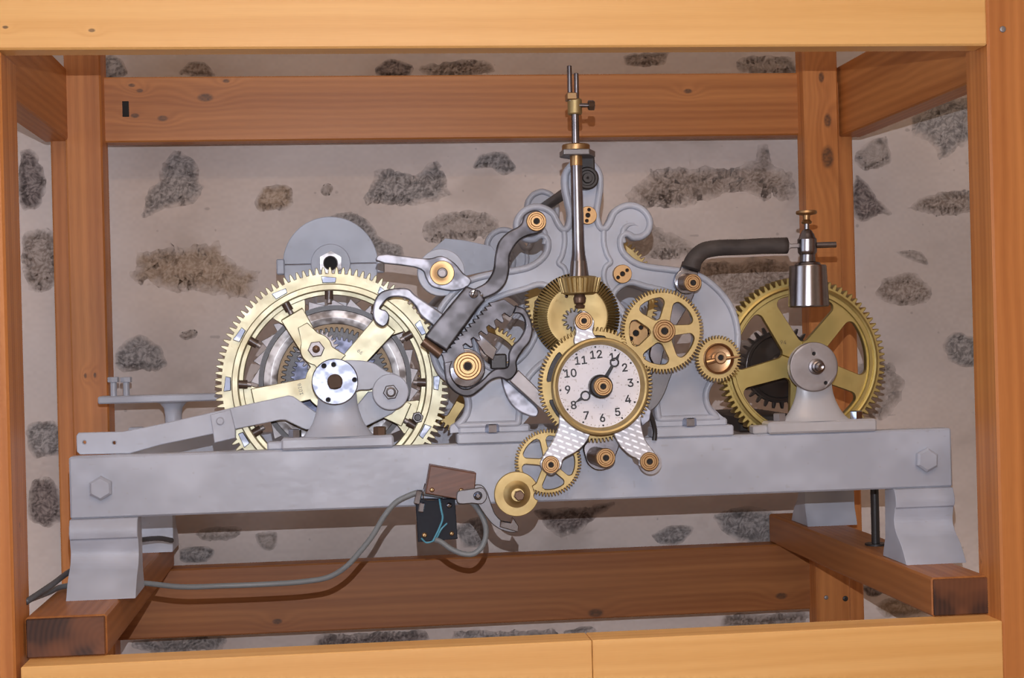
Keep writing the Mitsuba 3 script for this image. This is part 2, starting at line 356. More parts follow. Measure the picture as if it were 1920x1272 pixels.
def _plaster_b(p, n, uv): return fbm(p.x * 90, p.y * 90, p.z * 90)
scene['plaster'] = bumped(principled(proc(_plaster), 0.85, 0, 0.2), _plaster_b, 0.0030, 2e-3)
def stone_fn(lo, hi):
    def fn(p, n, uv):
        f = fbm(p.x * 176 + p.z * 132, p.y * 220, p.z * 176 - p.x * 132 + 3 * noise(p.x * 70, p.z * 70), octaves=3); g = fbm(p.x * 17 + 5, p.y, p.z * 17)
        c = mix(lo, hi, dr.clip(smoothstep(0.28, 0.74, f) * 0.75 + 0.35 * g, 0, 1))
        m = smoothstep(0.05, 0.95, uv.x * 1.1 + 0.9 * (fbm(p.x * 60, p.y, p.z * 60) - 0.5))     # lime left on the stone's rim
        return mix(plaster_col(p), c, m)
    return fn
def _stone_b(p, n, uv): return fbm(p.x * 176 + p.z * 132, p.y * 220, p.z * 176 - p.x * 132, octaves=2)
STONES = {'stone_grey': ((0.15, 0.138, 0.132), (0.44, 0.41, 0.385)), 'stone_tan': ((0.28, 0.20, 0.14), (0.47, 0.38, 0.295)),
          'stone_brown': ((0.20, 0.155, 0.125), (0.44, 0.375, 0.325)), 'stone_dark': ((0.10, 0.078, 0.072), (0.33, 0.28, 0.255)),
          'stone_faint': ((0.33, 0.28, 0.24), (0.45, 0.395, 0.355))}
for k, (lo, hi) in STONES.items():
    scene[k] = bumped(principled(proc(stone_fn(lo, hi)), 0.9, 0, 0.15), _stone_b, 0.0016, 1.5e-3)
scene['room_wall'] = principled((0.50, 0.44, 0.38), 0.9, 0, 0.1)
scene['room_floor'] = principled((0.16, 0.11, 0.075), 0.7)
scene['room_ceiling'] = principled((0.62, 0.57, 0.50), 0.9, 0, 0.1)
scene['lamp_body'] = principled((0.6, 0.6, 0.6), 0.5)

# ------------------------------------------------------------------ the room
WALL_Y = 0.74
X0, X1, Y0, ZC = -2.3, 2.9, -4.6, 2.95
def wall_back_mesh():
    gx = np.unique(np.concatenate([[X0, -1.2], np.linspace(-0.75, 1.35, 190), [2.0, X1]])); gz = np.unique(np.concatenate([[0, 0.5], np.linspace(0.95, 2.1, 105), [2.5, ZC]]))
    A, B = np.meshgrid(gx, gz); q = np.stack([A * 9, B * 9, A * 0], -1)
    h = 0.010 * (meshkit.fbm(q, 3, 5) - 0.5) + 0.0035 * (meshkit.fbm(q * 6, 2, 9) - 0.5)
    V = np.stack([A, WALL_Y - h, B], -1).reshape(-1, 3); n = len(gx); f = []
    for r in range(len(gz) - 1):
        i = np.arange(n - 1) + r * n; f += [np.stack([i, i + 1, i + n + 1], 1), np.stack([i, i + n + 1, i + n], 1)]
    front = trimesh.Trimesh(V, np.vstack(f), process=False)
    return front
struct('wall_back', wall_back_mesh(), 'plaster', True, 'lime plastered rubble stone wall behind the clock')
def wall_h(x, z):
    q = np.stack([x * 9, z * 9, x * 0], -1)
    return 0.010 * (meshkit.fbm(q, 3, 5) - 0.5) + 0.0035 * (meshkit.fbm(q * 6, 2, 9) - 0.5)
def slab(lo, hi): return trimesh.creation.box(bounds=[lo, hi])
struct('wall_left', slab((X0 - .1, Y0, 0), (X0, WALL_Y, ZC)), 'room_wall')
struct('wall_right', slab((X1, Y0, 0), (X1 + .1, WALL_Y, ZC)), 'room_wall')
struct('wall_front', slab((X0, Y0 - .1, 0), (X1, Y0, ZC)), 'room_wall')
struct('floor', slab((X0, Y0, -.1), (X1, WALL_Y + .1, 0)), 'room_floor')
struct('ceiling', slab((X0, Y0, ZC), (X1, WALL_Y + .1, ZC + .1)), 'room_ceiling')
# warm ceiling lamps of the room, outside the picture
for i, (lx, ly) in enumerate(((0.25, -2.1), (0.25, -3.7))):
    t = thing('ceiling_lamp', 'warm flat ceiling lamp ' + ('nearest the clock' if i == 0 else 'farthest from the clock'), 'lamp')
    obj('housing', rbox((lx - .62, ly - .24, ZC - .06), (lx + .62, ly + .24, ZC), .004), 'lamp_body', t, smooth=False)
    q = trimesh.Trimesh([[lx - .6, ly - .22, ZC - .062], [lx + .6, ly - .22, ZC - .062], [lx + .6, ly + .22, ZC - .062], [lx - .6, ly + .22, ZC - .062]], [[0, 2, 1], [0, 3, 2]], process=False)
    obj('diffuser', q, 'lamp_body', t, smooth=False, emitter={'type': 'area', 'radiance': {'type': 'rgb', 'value': [v * (1.0 if i == 0 else 0.8) for v in LAMP]}})

# a daylit window in the left wall of the room, outside the picture
wf = [slab((X0, -1.95, 1.05), (X0 + .05, -.55, 1.10)), slab((X0, -1.95, 2.30), (X0 + .05, -.55, 2.35)), slab((X0, -1.95, 1.05), (X0 + .05, -1.90, 2.35)), slab((X0, -.60, 1.05), (X0 + .05, -.55, 2.35)), slab((X0, -1.275, 1.05), (X0 + .04, -1.225, 2.35))]
struct('window_1', join(*wf), 'lamp_body', label='white framed window in the left wall of the room')
q = trimesh.Trimesh([[X0 + .012, -1.9, 1.1], [X0 + .012, -.6, 1.1], [X0 + .012, -.6, 2.3], [X0 + .012, -1.9, 2.3]], [[0, 1, 2], [0, 2, 3]], process=False)
obj('pane', q, 'lamp_body', 'window_1', smooth=False, emitter={'type': 'area', 'radiance': {'type': 'rgb', 'value': list(WINDOW)}})

# stones showing through the plaster
STONE_LIST = [
 ('stone_grey', [(263,405),(268,360),(290,330),(300,300),(320,280),(350,283),(370,300),(380,330),(388,355),(365,385),(330,395),(290,408)]),
 ('stone_tan', [(480,395),(482,362),(500,347),(545,350),(552,385),(520,397)]),
 ('stone_faint', [(600,358),(610,345),(625,350),(620,366),(606,368)]),
 ('stone_grey', [(680,380),(683,350),(705,315),(740,308),(775,318),(800,300),(825,305),(842,340),(838,375),(790,387),(730,390)]),
 ('stone_grey', [(888,318),(895,290),(920,284),(955,288),(966,325),(940,330),(915,318)]),
 ('stone_tan', [(243,510),(260,475),(300,458),(345,455),(400,445),(430,437),(428,460),(455,490),(490,515),(482,550),(440,572),(390,560),(330,552),(270,540)]),
 ('stone_grey', [(600,405),(640,395),(690,405),(720,440),(757,458),(750,490),(700,482),(660,450)]),
 ('stone_faint', [(788,425),(830,395),(880,390),(925,400),(942,440),(880,458),(805,458)]),
 ('stone_brown', [(1178,385),(1185,340),(1215,310),(1270,300),(1330,300),(1390,297),(1408,262),(1440,256),(1462,300),(1492,310),(1495,370),(1440,387),(1380,375),(1310,392),(1240,397)]),
 ('stone_brown', [(1300,500),(1400,478),(1475,486),(1503,540),(1440,560),(1390,585),(1340,545),(1310,530)]),
 ('stone_faint', [(1150,430),(1200,410),(1280,440),(1320,470),(1270,490),(1190,480)]),
 ('stone_grey', [(213,692),(225,645),(262,628),(300,648),(316,688),(250,702)]),
 ('stone_faint', [(335,630),(355,618),(370,622),(368,632),(348,638)]),
 ('stone_dark', [(35,290),(58,278),(85,305),(88,350),(70,395),(38,395)]),
 ('stone_brown', [(40,440),(72,422),(104,430),(112,535),(50,545)]),
 ('stone_grey', [(50,795),(112,793),(122,850),(55,856)]),
 ('stone_dark', [(55,905),(90,893),(118,920),(118,980),(60,987)]),
 ('stone_grey', [(1703,225),(1740,193),(1812,183),(1818,268),(1785,292),(1755,302),(1740,275),(1708,255)]),
 ('stone_faint', [(1605,280),(1660,254),(1668,310),(1610,318)]),
 ('stone_dark', [(1603,328),(1625,335),(1650,370),(1672,400),(1640,413),(1603,415)]),
 ('stone_brown', [(1697,388),(1740,360),(1825,358),(1825,395),(1740,407)]),
 ('stone_brown', [(1638,545),(1680,510),(1730,515),(1747,560),(1690,577),(1650,570)]),
 ('stone_grey', [(1763,645),(1790,620),(1830,635),(1832,685),(1780,682)]),
 ('stone_faint', [(1678,472),(1728,470),(1742,498),(1705,490)]),
 ('stone_faint', [(1600,690),(1660,670),(1700,720),(1660,790),(1610,780)]),
 ('stone_dark', [(1000,957),(1080,945),(1160,942),(1120,978),(1075,1008),(1030,1002)]),
 ('stone_grey', [(1222,1002),(1250,985),(1300,990),(1283,1020),(1235,1022)]),
 ('stone_grey', [(1335,965),(1450,958),(1450,1022),(1390,1022),(1350,1000)]),
 ('stone_faint', [(365,1000),(400,985),(455,992),(445,1012),(380,1015)]),
 ('stone_grey', [(335,1030),(370,1022),(405,1030),(395,1052),(340,1054)]),
 ('stone_grey', [(852,985),(905,972),(915,1020),(870,1027)]),
 ('stone_faint', [(480,1002),(520,998),(515,1030),(490,1030)]),
 ('stone_dark', [(585,1192),(700,1178),(805,1180),(800,1212),(590,1222)]),
 ('stone_grey', [(240,1200),(300,1192),(420,1190),(410,1222),(250,1222)]),
 ('stone_brown', [(1350,1152),(1430,1146),(1515,1148),(1510,1172),(1352,1178)]),
 ('stone_grey', [(860,1182),(1000,1176),(1120,1172),(1110,1195),(870,1205)]),
 ('stone_dark', [(1615,1100),(1650,1095),(1662,1112),(1630,1120)]),
 ('stone_tan', [(1640,1130),(1720,1120),(1745,1150),(1660,1160)]),
 ('stone_grey', [(195,105),(225,108),(238,140),(198,148)]),
 ('stone_brown', [(335,138),(352,116),(385,114),(402,142)]),
 ('stone_dark', [(700,125),(740,108),(775,120),(770,145),(710,145)]),
 ('stone_brown', [(790,120),(850,108),(915,112),(925,138),(800,145)]),
 ('stone_brown', [(1165,105),(1210,95),(1255,98),(1245,122),(1180,125)]),
 ('stone_faint', [(1380,110),(1440,100),(1490,105),(1490,138),(1390,140)]),
 ('stone_grey', [(1880,300),(1940,290),(1960,350),(1890,360)]),
]
def stone_mesh(outline, seed):
    g = Polygon(spline(pts(outline, WALL_Y), 5)).buffer(0); g = max(polys(g), key=lambda q: q.area)
    ring = np.array(g.exterior.coords)[:-1]
    j = meshkit.fbm(np.stack([ring[:, 0] * 60, ring[:, 1] * 60, ring[:, 0] * 0 + seed], -1), 2, seed) - 0.5
    c = ring.mean(0); ring = c + (ring - c) * (1.10 + 0.30 * j[:, None]); g = Polygon(ring).buffer(0); g = max(polys(g), key=lambda q: q.area)
    x0, z0, x1, z1 = g.bounds; s = max(math.sqrt(g.area / 330), 0.0035)
    A, B = np.meshgrid(np.arange(x0, x1, s), np.arange(z0, z1, s)); rng = np.random.default_rng(seed)
    q = np.stack([A.ravel(), B.ravel()], 1) + rng.uniform(-.3, .3, (A.size, 2)) * s
    q = q[shapely.contains_xy(g.buffer(-s * 0.55), q[:, 0], q[:, 1])]
    e = np.array([g.exterior.interpolate(t).coords[0] for t in np.arange(0, g.length, s)])
    q = np.vstack([e, q]); from scipy.spatial import Delaunay
    t = Delaunay(q).simplices; cen = q[t].mean(1); t = t[shapely.contains_xy(g, cen[:, 0], cen[:, 1])]
    d = shapely.distance(shapely.points(q), g.exterior); w = math.sqrt(g.area) * 0.28; u = np.clip(d / w, 0, 1); u = u * u * (3 - 2 * u)
    h = -0.0012 + 0.0050 * u + 0.008 * (meshkit.fbm(np.stack([q[:, 0] * 70, q[:, 1] * 70, q[:, 0] * 0], -1), 3, seed + 3) - 0.5) * u
    V = np.stack([q[:, 0], WALL_Y - wall_h(q[:, 0], q[:, 1]) - h, q[:, 1]], 1)
    a, b, cc = q[t[:, 0]], q[t[:, 1]], q[t[:, 2]]; ar = (b[:, 0] - a[:, 0]) * (cc[:, 1] - a[:, 1]) - (b[:, 1] - a[:, 1]) * (cc[:, 0] - a[:, 0])
    t = np.where((ar < 0)[:, None], t[:, ::-1], t)
    return trimesh.Trimesh(V, t, process=False), np.stack([u, u], 1)
for i, (m, o) in enumerate(STONE_LIST):
    M, uv = stone_mesh(o, 40 + i)
    obj('stone', M, m, 'wall_back', smooth=True, uv=uv)

# ------------------------------------------------------------------ the timber stand
ST = thing('timber_stand', 'orange varnished pine timber stand that frames and carries the clock', 'stand')
FY = -0.215                                               # front faces of the front posts and rails
def X_at(x, y, Y): return px(x, y, Y)[0]
def Z_at(x, y, Y): return px(x, y, Y)[1]
z_rail = Z_at(199, 1231, -.169)                            # top of the two lower rails = underside of the two bearers
z_bear = Z_at(199, 1153, -.169)                            # top of the bearers
z_top0 = Z_at(960, 89, FY)                                 # underside of the front top rail
xl, xr = X_at(14, 640, FY), X_at(1866, 640, FY)
ZP = z_top0 + 0.10
lower = 0.115
obj('post', join(rbox((xl - .11, FY, 0), (xl, FY + .095, ZP - .10), .003), rbox((xl - .125, FY + .045, 0), (xl - .02, FY + .1, ZP), .003)), 'orange_pine_upright', ST, smooth=False)
obj('post', join(rbox((xr, FY, 0), (xr + .11, FY + .074, ZP), .003), rbox((xr + .0105, FY + .035, 0), (xr + .1, FY + .10, ZP), .003)), 'orange_pine_upright', ST, smooth=False)
obj('rail', rbox((xl - .11, FY, z_top0), (xr, FY + .042, z_top0 + .105), .0025), 'pale_pine', ST, 'pale yellow pine rail across the top front', smooth=False)
xj = X_at(1111, 1230, FY)
obj('rail', rbox((xl + .006, FY, z_rail - lower), (xj - .0004, FY + .055, z_rail), .0012), 'pale_pine', ST, 'pale yellow pine rail across the bottom front, left length', smooth=False)
obj('rail', rbox((xj + .0004, FY, z_rail - lower), (xr, FY + .055, z_rail), .0012), 'pale_pine', ST, 'pale yellow pine rail across the bottom front, right length', smooth=False)
# back posts with a rebated outer strip
BY = 0.56
bl0, bl1 = X_at(132, 640, BY), X_at(201, 640, BY); br0, br1 = X_at(1519, 640, BY), X_at(1583, 640, BY)
bo0, bo1 = X_at(104, 640, BY + .02), X_at(1608, 640, BY + .02)
ZB = Z_at(960, 60, BY)
obj('post', join(rbox((bl0, BY, 0), (bl1, BY + .07, ZB), .003), rbox((bo0, BY + .02, 0), (bl0 + .01, BY + .075, ZB - .09), .003)), 'orange_pine_upright', ST, smooth=False)
obj('post', join(rbox((br0, BY, 0), (br1, BY + .05, ZB), .003), rbox((br1 - .01, BY + .02, 0), (bo1, BY + .075, ZB - .09), .003)), 'orange_pine_upright', ST, smooth=False)
RY = 0.60
obj('rail', rbox((bl1 - .03, RY, Z_at(850, 260, RY)), (br0 + .02, RY + .045, Z_at(850, 140.5, RY)), .0025), 'orange_pine_along', ST, smooth=False)
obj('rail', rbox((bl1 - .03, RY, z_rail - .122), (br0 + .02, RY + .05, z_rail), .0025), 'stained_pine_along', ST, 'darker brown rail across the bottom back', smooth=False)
# mortise and pegs in the back rail
a, b = px(229, 190, RY - .0005), px(242, 219, RY - .0005)
obj('mortise', rbox((a[0], RY - .0006, b[1]), (b[0], RY + .004, a[1]), .0005), 'hole_black', ST, smooth=False)
# side rails
sx = X_at(127, 262, BY); zl = Z_at(125, 262, BY)
obj('rail', rbox((sx - .045, FY + .095, zl), (sx, BY + .03, zl + .125), .0025), 'orange_pine_deep', ST, smooth=False)
sx2 = X_at(1580, 253, BY); zr = Z_at(1575, 254, BY)
obj('rail', rbox((sx2, FY + .074, zr), (sx2 + .045, BY + .03, zr + .13), .0025), 'orange_pine_deep', ST, smooth=False)
# bearers under the iron bed
def bearer(x0, x1, y_end, face):
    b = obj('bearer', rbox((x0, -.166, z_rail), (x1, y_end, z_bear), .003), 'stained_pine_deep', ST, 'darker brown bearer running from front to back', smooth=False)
    obj('end_face', rbox((x0 + .002, -.1695, z_rail + .002), (x1 - .002, -.160, z_bear - .002), .0012), 'end_grain', b, 'dark end grain', smooth=False)
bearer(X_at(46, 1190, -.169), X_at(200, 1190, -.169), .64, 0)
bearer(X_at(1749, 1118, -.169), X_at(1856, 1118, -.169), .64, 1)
def screw_head(x, y, Y, r, mat, parent, name='screw'):
    c = P3(x, y, Y); R = pxr(x, y, Y, r)
    return obj(name, lathe([(R, -.001), (R, .0006), (R * .8, .0014), (R * .35, .0016), (R * .3, .0008), (0, .0008)], c, n=20), mat, parent)
screw_head(1880, 55, FY, 6, 'dull_steel', ST)
screw_head(1549, 1121, BY, 4, 'dull_steel', ST)
screw_head(1585, 1123, BY, 5, 'black_iron', ST)

# ------------------------------------------------------------------ the cast iron bed
BED = thing('iron_bed', 'grey painted iron bed of two long girders on four moulded feet', 'machine bed')
gt0, gt1 = Z_at(150, 854.5, 0), Z_at(1770, 806, 0); z_gt = (gt0 + gt1) / 2
gb0, gb1 = Z_at(300, 971, 0), Z_at(1640, 916, 0); z_gb = (gb0 + gb1) / 2
gx0, gx1 = X_at(130, 915, 0), X_at(1785, 860, 0)
GD = 0.030
obj('girder', rbox((gx0, 0, z_gb), (gx1, GD, z_gt), .0025), 'grey_paint', BED, smooth=False)
obj('girder', rbox((gx0, .45, z_gb), (gx1, .45 + GD, z_gt), .0025), 'grey_paint', BED, smooth=False)
obj('cross_bar', rbox((gx0 + .04, GD - .003, z_gb + .02), (gx0 + .07, .455, z_gt - .03), .003), 'grey_paint', BED, smooth=False)
obj('cross_bar', rbox((gx1 - .07, GD - .003, z_gb + .02), (gx1 - .04, .455, z_gt - .03), .003), 'grey_paint', BED, smooth=False)
def foot(x0, x1, front):
    h = z_gb - z_bear
    prof = [(0, 0), (-.004, .01), (-.009, .10), (-.0105, .18), (-.009, .25), (-.0045, .275), (-.0035, .33), (0, .42), (-.001, .50), (-.006, .585), (-.013, .65), (-.017, .672), (-.026, .74), (-.036, .85), (-.043, .95), (-.046, .995)]
    p = [(-.0 + y, z_gb - t * h) for y, t in prof] + [(-.046, z_bear), (.052, z_bear), (.048, z_bear + .012), (.040, z_bear + .03), (.036, z_gb)]
    p = np.array(p)
    if not front: p[:, 0] = .48 - p[:, 0]; p = p[::-1]
    g = plate(Polygon(p), x0, x1, .001, 1e-5); v = g.vertices.copy()
    # the profile was laid out in the plate's (X, Z); turn it so that it runs along X
    w = np.stack([v[:, 1], v[:, 0], v[:, 2]], 1); m = trimesh.Trimesh(w, g.faces[:, ::-1], process=False)
    if m.volume < 0: m.invert()
    return m
f0 = (X_at(131, 980, 0), X_at(259, 980, 0)); f1 = (X_at(1675, 920, 0), X_at(1785, 915, 0))
for fx in (f0, f1):
    for fr in (True, False): obj('foot', foot(*fx, fr), 'grey_paint', BED, smooth=40)
def hexbolt(parent, c, y_face, r, h, mat, name='bolt', a0=0.2):
    head = plate(hexagon(c, r, a0), y_face - h, y_face, h * .22)
    return obj(name, head, mat, parent, smooth=False)
hexbolt(BED, px(190, 915, 0), .001, pxr(190, 915, 0, 23), .013, 'grey_paint', a0=.52)
hexbolt(BED, px(1735, 862, 0), .001, pxr(1735, 862, 0, 22), .013, 'grey_paint', a0=.45)
ry = .17
a = px(1642, 1014, ry)
obj('anchor_rod', lathe([(.0065, 0), (.0065, z_gb + .02 - z_bear)], (a[0], ry, z_bear), (0, 0, 1), 16), 'black_iron', BED)
obj('washer', lathe([(.017, 0), (.017, .003), (.007, .003)], (a[0], ry, z_bear), (0, 0, 1), 20), 'black_iron', BED)

# ------------------------------------------------------------------ the scroll frames (front and rear)
YP0, YP1 = .004, .020
AX = (px(1095, 412, YP0)[0] + px(1102, 742, YP0)[0]) / 2
RIGHT_HALF = [(1094,296),(1113,303),(1128,322),(1131,350),(1127,379),(1124,404),(1131,424),
 (1138,414),(1147,395),(1167,382),(1189,380),(1212,392),(1224,414),(1219,438),(1203,450),(1186,451),(1174,444),(1169,450),(1171,467),(1184,482),(1203,492),(1222,496),(1247,499),(1276,503),
 (1300,508),(1322,517),(1345,535),(1364,556),(1378,580),(1386,606),(1389,635),(1385,664),(1373,690),(1352,708),(1336,722),(1329,742),(1334,763),(1347,777),(1358,784),(1359,800)]
INNER = [(1231,800),(1227,772),(1222,735),(1205,702),(1170,675),(1125,660),(1101,658)]
OPENING = [(1154,558),(1178,536),(1210,543),(1250,553),(1280,567),(1297,592),(1301,630),(1292,663),(1270,678),(1240,670),(1215,648),(1195,615),(1174,588)]
BEADS = [[(1132,430),(1132,455),(1138,478),(1145,492),(1136,500),(1132,516),(1137,538),(1153,562),(1170,585)],
         [(1170,456),(1167,443),(1169,431),(1177,423),(1188,421),(1197,424)]]
def mirror(q): q = np.asarray(q); return np.stack([2 * AX - q[:, 0], q[:, 1]], 1)
half = spline(pts(RIGHT_HALF, YP0), 5, False); inner = spline(pts(INNER, YP0), 5, False)
half[-1, 1] = z_gt + .022; inner[0, 1] = z_gt + .022
right = np.vstack([half, inner]); left = mirror(right)[::-1]
frame_poly = Polygon(np.vstack([right, left])).buffer(0); frame_poly = max(polys(frame_poly), key=lambda q: q.area)
op = Polygon(spline(pts(OPENING, YP0), 5)).buffer(0)
opl = Polygon(mirror(np.array(op.exterior.coords)[:-1])).buffer(0)
frame_poly = frame_poly.difference(op).difference(opl)
MR = pxr(1200, 500, YP0, 6.4)
def moulding(dy):
    out = []
    def run(c2, r=MR, closed=False):
        c2 = np.asarray(c2); 
        if closed: c2 = np.vstack([c2, c2[:2]])
        out.append(tube(np.stack([c2[:, 0], np.full(len(c2), YP0 + dy), c2[:, 1]], 1), r, 8))
    g = frame_poly.buffer(-MR * .9)
    for q in polys(g):
        l = q.exterior.length; run([q.exterior.interpolate(t).coords[0] for t in np.arange(0, l, .004)], MR, True)
        for it in q.interiors: run([it.interpolate(t).coords[0] for t in np.arange(0, it.length, .004)], MR * .9, True)
    for bd in BEADS:
        c2 = spline(pts(bd, YP0), 6, False); tp = MR * .8 * (np.clip((len(c2) - 1 - np.arange(len(c2))) / (len(c2) * .5), .12, 1) if bd is BEADS[1] else np.ones(len(c2))); run(c2, tp); run(mirror(c2), tp)
    return join(*out)
def scroll_frame(dy, lab):
    t = thing('scroll_frame', lab, 'clock frame', None)
    obj('plate', plate(frame_poly, YP0 + dy, YP1 + dy, .0012), 'grey_paint', t)
    obj('moulding', moulding(dy), 'grey_paint', t, smooth=True)
    for k, (x0, x1) in enumerate(((857, 1005), (1222, 1375))):
        u0, u1 = X_at(x0, 812, 0), X_at(x1, 805, 0)
        obj('base', join(rbox((u0, -.003 + dy, z_gt), (u1, .030 + dy, z_gt + .0155), .002), rbox((u0 + .002, .001 + dy, z_gt + .0135), (u1 - .008, .026 + dy, z_gt + .026), .003)), 'grey_paint', t, smooth=False)
    return t
SF = scroll_frame(0, 'grey cast iron scrollwork frame standing upright at the middle of the front girder')
for x, y in ((923, 799), (1293, 789)):
    c = P3(x, y + 9, .0)
    m = plate(hexagon((0, 0), pxr(x, y, 0, 15)), 0, .0125, .0012); v = m.vertices
    obj('bolt', trimesh.Trimesh(np.stack([v[:, 0] + c[0], v[:, 2] + .003, v[:, 1] + z_gt + .015], 1), m.faces[:, ::-1], process=False), 'steel', SF, smooth=False)
def end_cap(x, y, r, rot=0.6, Y=-.003):
    c = px(x, y, Y); R = pxr(x, y, Y, r)
    g = disc(c, R, 40)
    for k in (-1, 0, 1): g = g.difference(disc((c[0] + k * R * .62 * math.cos(rot), c[1] + k * R * .62 * math.sin(rot)), R * (.24 if k == 0 else .17), 14))
    cap = obj('end_cap', plate(g, Y - .002, YP0 + .002, .0006), 'bronze', SF, 'round bronze cap with three holes')
    obj('pivot', plate(disc(c, R * .9, 30), Y + .001, YP0 + .0022, .0002), 'hole_black', cap)
end_cap(1167, 514, 17.5, .65); end_cap(1102, 404, 17, 1.35); end_cap(1192, 625, 23, .8)
SF2 = scroll_frame(.45, 'rear grey scrollwork frame mostly hidden behind the front one')

# ------------------------------------------------------------------ bearing pedestals
def pedestal(lab, base, widths, cx, disc_c, disc_r, mat, face, yf):
    t = thing('bearing_pedestal', lab, 'bearing')
    x0, x1 = X_at(base[0], 820, 0), X_at(base[1], 820, 0)
    obj('base', join(rbox((x0, -.006, z_gt), (x1, .034, z_gt + base[2]), .003), rbox((x0 - .02, .006, z_gt), (x0 + .02, .03, z_gt + base[2] * .7), .002)), mat, t, smooth=False)
    prof = []
    for y, w in widths:
        z = Z_at(cx, y, .012); prof.append((pxr(cx, y, .012, w), z - z_gt))
    prof = np.array(prof); prof = spline(prof, 4, False)
    o = (X_at(cx, widths[-1][0], .012), .014, z_gt)
    m = lathe(prof, (0, 0, 0), (0, 0, 1), 40); m.apply_scale([1, .021 / prof[0, 0], 1]); 
    m.apply_translation(o); obj('column', m, mat, t, smooth=40)
    c = px(*disc_c, yf); R = pxr(*disc_c, yf, disc_r)
    obj('head', plate(disc(c, R * .985, 64), yf + .003, yf + .013, .001), mat, t)
    obj('neck', plate(disc(c, R * .62, 48), yf + .0125, .040, .001), 'black_iron', t)
    return t, c, R
LP, lc, lR = pedestal('left grey bearing pedestal with polished steel disc, in front of the large pale brass wheel', (527, 738, .0165), [(818, 66), (808, 58), (795, 49), (780, 43), (760, 38), (740, 36), (722, 35)], 632, (628, 716), 43.5, 'grey_paint', 'steel', -.014)
def drilled(c, R, holes, r): 
    g = disc(c, R, 64)
    for ang, d in holes: g = g.difference(disc((c[0] + R * d * math.cos(ang), c[1] + R * d * math.sin(ang)), R * r, 14))
    return g
fp = obj('face_plate', plate(drilled(lc, lR, [(2.15, .83), (1.62, .74), (.07, .85), (-1.95, .83)], .085), -.018, -.0115, .0012), 'disc_steel', LP, 'polished steel disc')
obj('screw_hole', plate(disc(lc, lR * .93, 40), -.0135, -.0118, .0001), 'hole_black', fp)
sq = sbox(lc[0] - .0088, lc[1] - .0088, lc[0] + .0088, lc[1] + .0088); sq = affinity.rotate(sq, 4).intersection(disc(lc, .0108, 32))
obj('arbor', join(plate(sq, -.034, -.0175, .0016), lathe([(.0108, .0), (.0108, .004)], (lc[0], -.0175, lc[1]))), 'arbor_brown', LP, 'brown squared winding arbor')
# cast arm with a round boss on the left pedestal
bc = px(732, 735, .006); bR = pxr(732, 735, .006, 34)
arm = trace([(640,680),(668,676),(700,681),(724,696),(748,706),(740,745),(705,728),(690,731),(672,732),(650,745)], .01)
obj('arm', plate(arm, .004, .018, .001), 'grey_paint', LP)
obj('boss', plate(disc(bc, bR, 48), -.002, .02, .0012), 'grey_paint', LP)
obj('nut', plate(hexagon(bc, pxr(732, 735, 0, 14.5), .1), -.010, -.001, .0012), 'grey_iron', LP, smooth=False)
obj('stud', lathe([(.0072, 0), (.0072, .0035), (.0050, .0045), (.0045, .003), (.002, .003), (.002, .005), (0, .005)], (bc[0], -.010, bc[1]), n=24), 'bar_iron', LP)
RP, rc, rR = pedestal('right pale grey bearing pedestal with dull steel disc, in front of the gold brass wheel', (1440, 1643, .018), [(789, 66), (782, 58), (772, 50), (757, 42), (740, 36), (720, 33), (700, 32)], 1527, (1525, 688), 45.5, 'pale_grey_paint', 'dull_steel', -.014)
fp = obj('face_plate', plate(drilled(rc, rR, [(1.55, .53), (-.95, .82)], .07), -.018, -.0115, .0012), 'dull_steel', RP, 'dull steel disc')
obj('screw_hole', plate(disc(rc, rR * .93, 40), -.0135, -.0118, .0001), 'hole_black', fp)
obj('arbor', lathe([(.0115, 0), (.0115, .004), (.0085, .0045), (.0085, .012), (.0065, .013), (.0065, .022), (.004, .0235), (.0, .0225)], (rc[0] + .003, -.0175, rc[1]), n=28), 'dark_steel', RP)
def square_bolt(x, y, parent, mat, w=11, h=.0125):
    c = P3(x, y, .012); W = pxr(x, y, .012, w)
    m = plate(hexagon((0, 0), W * 1.12, .25), 0, h, .001); v = m.vertices
    zb = z_gt + (.0165 if parent == LP else .018)
    obj('bolt', trimesh.Trimesh(np.stack([v[:, 0] + c[0], v[:, 2] + .014, zb - .001 + v[:, 1]], 1), m.faces[:, ::-1], process=False), mat, parent, smooth=False)
square_bolt(553, 812, LP, 'steel'); square_bolt(712, 806, LP, 'bronze_dark'); square_bolt(1462, 782, RP, 'dull_steel'); square_bolt(1606, 779, RP, 'steel')

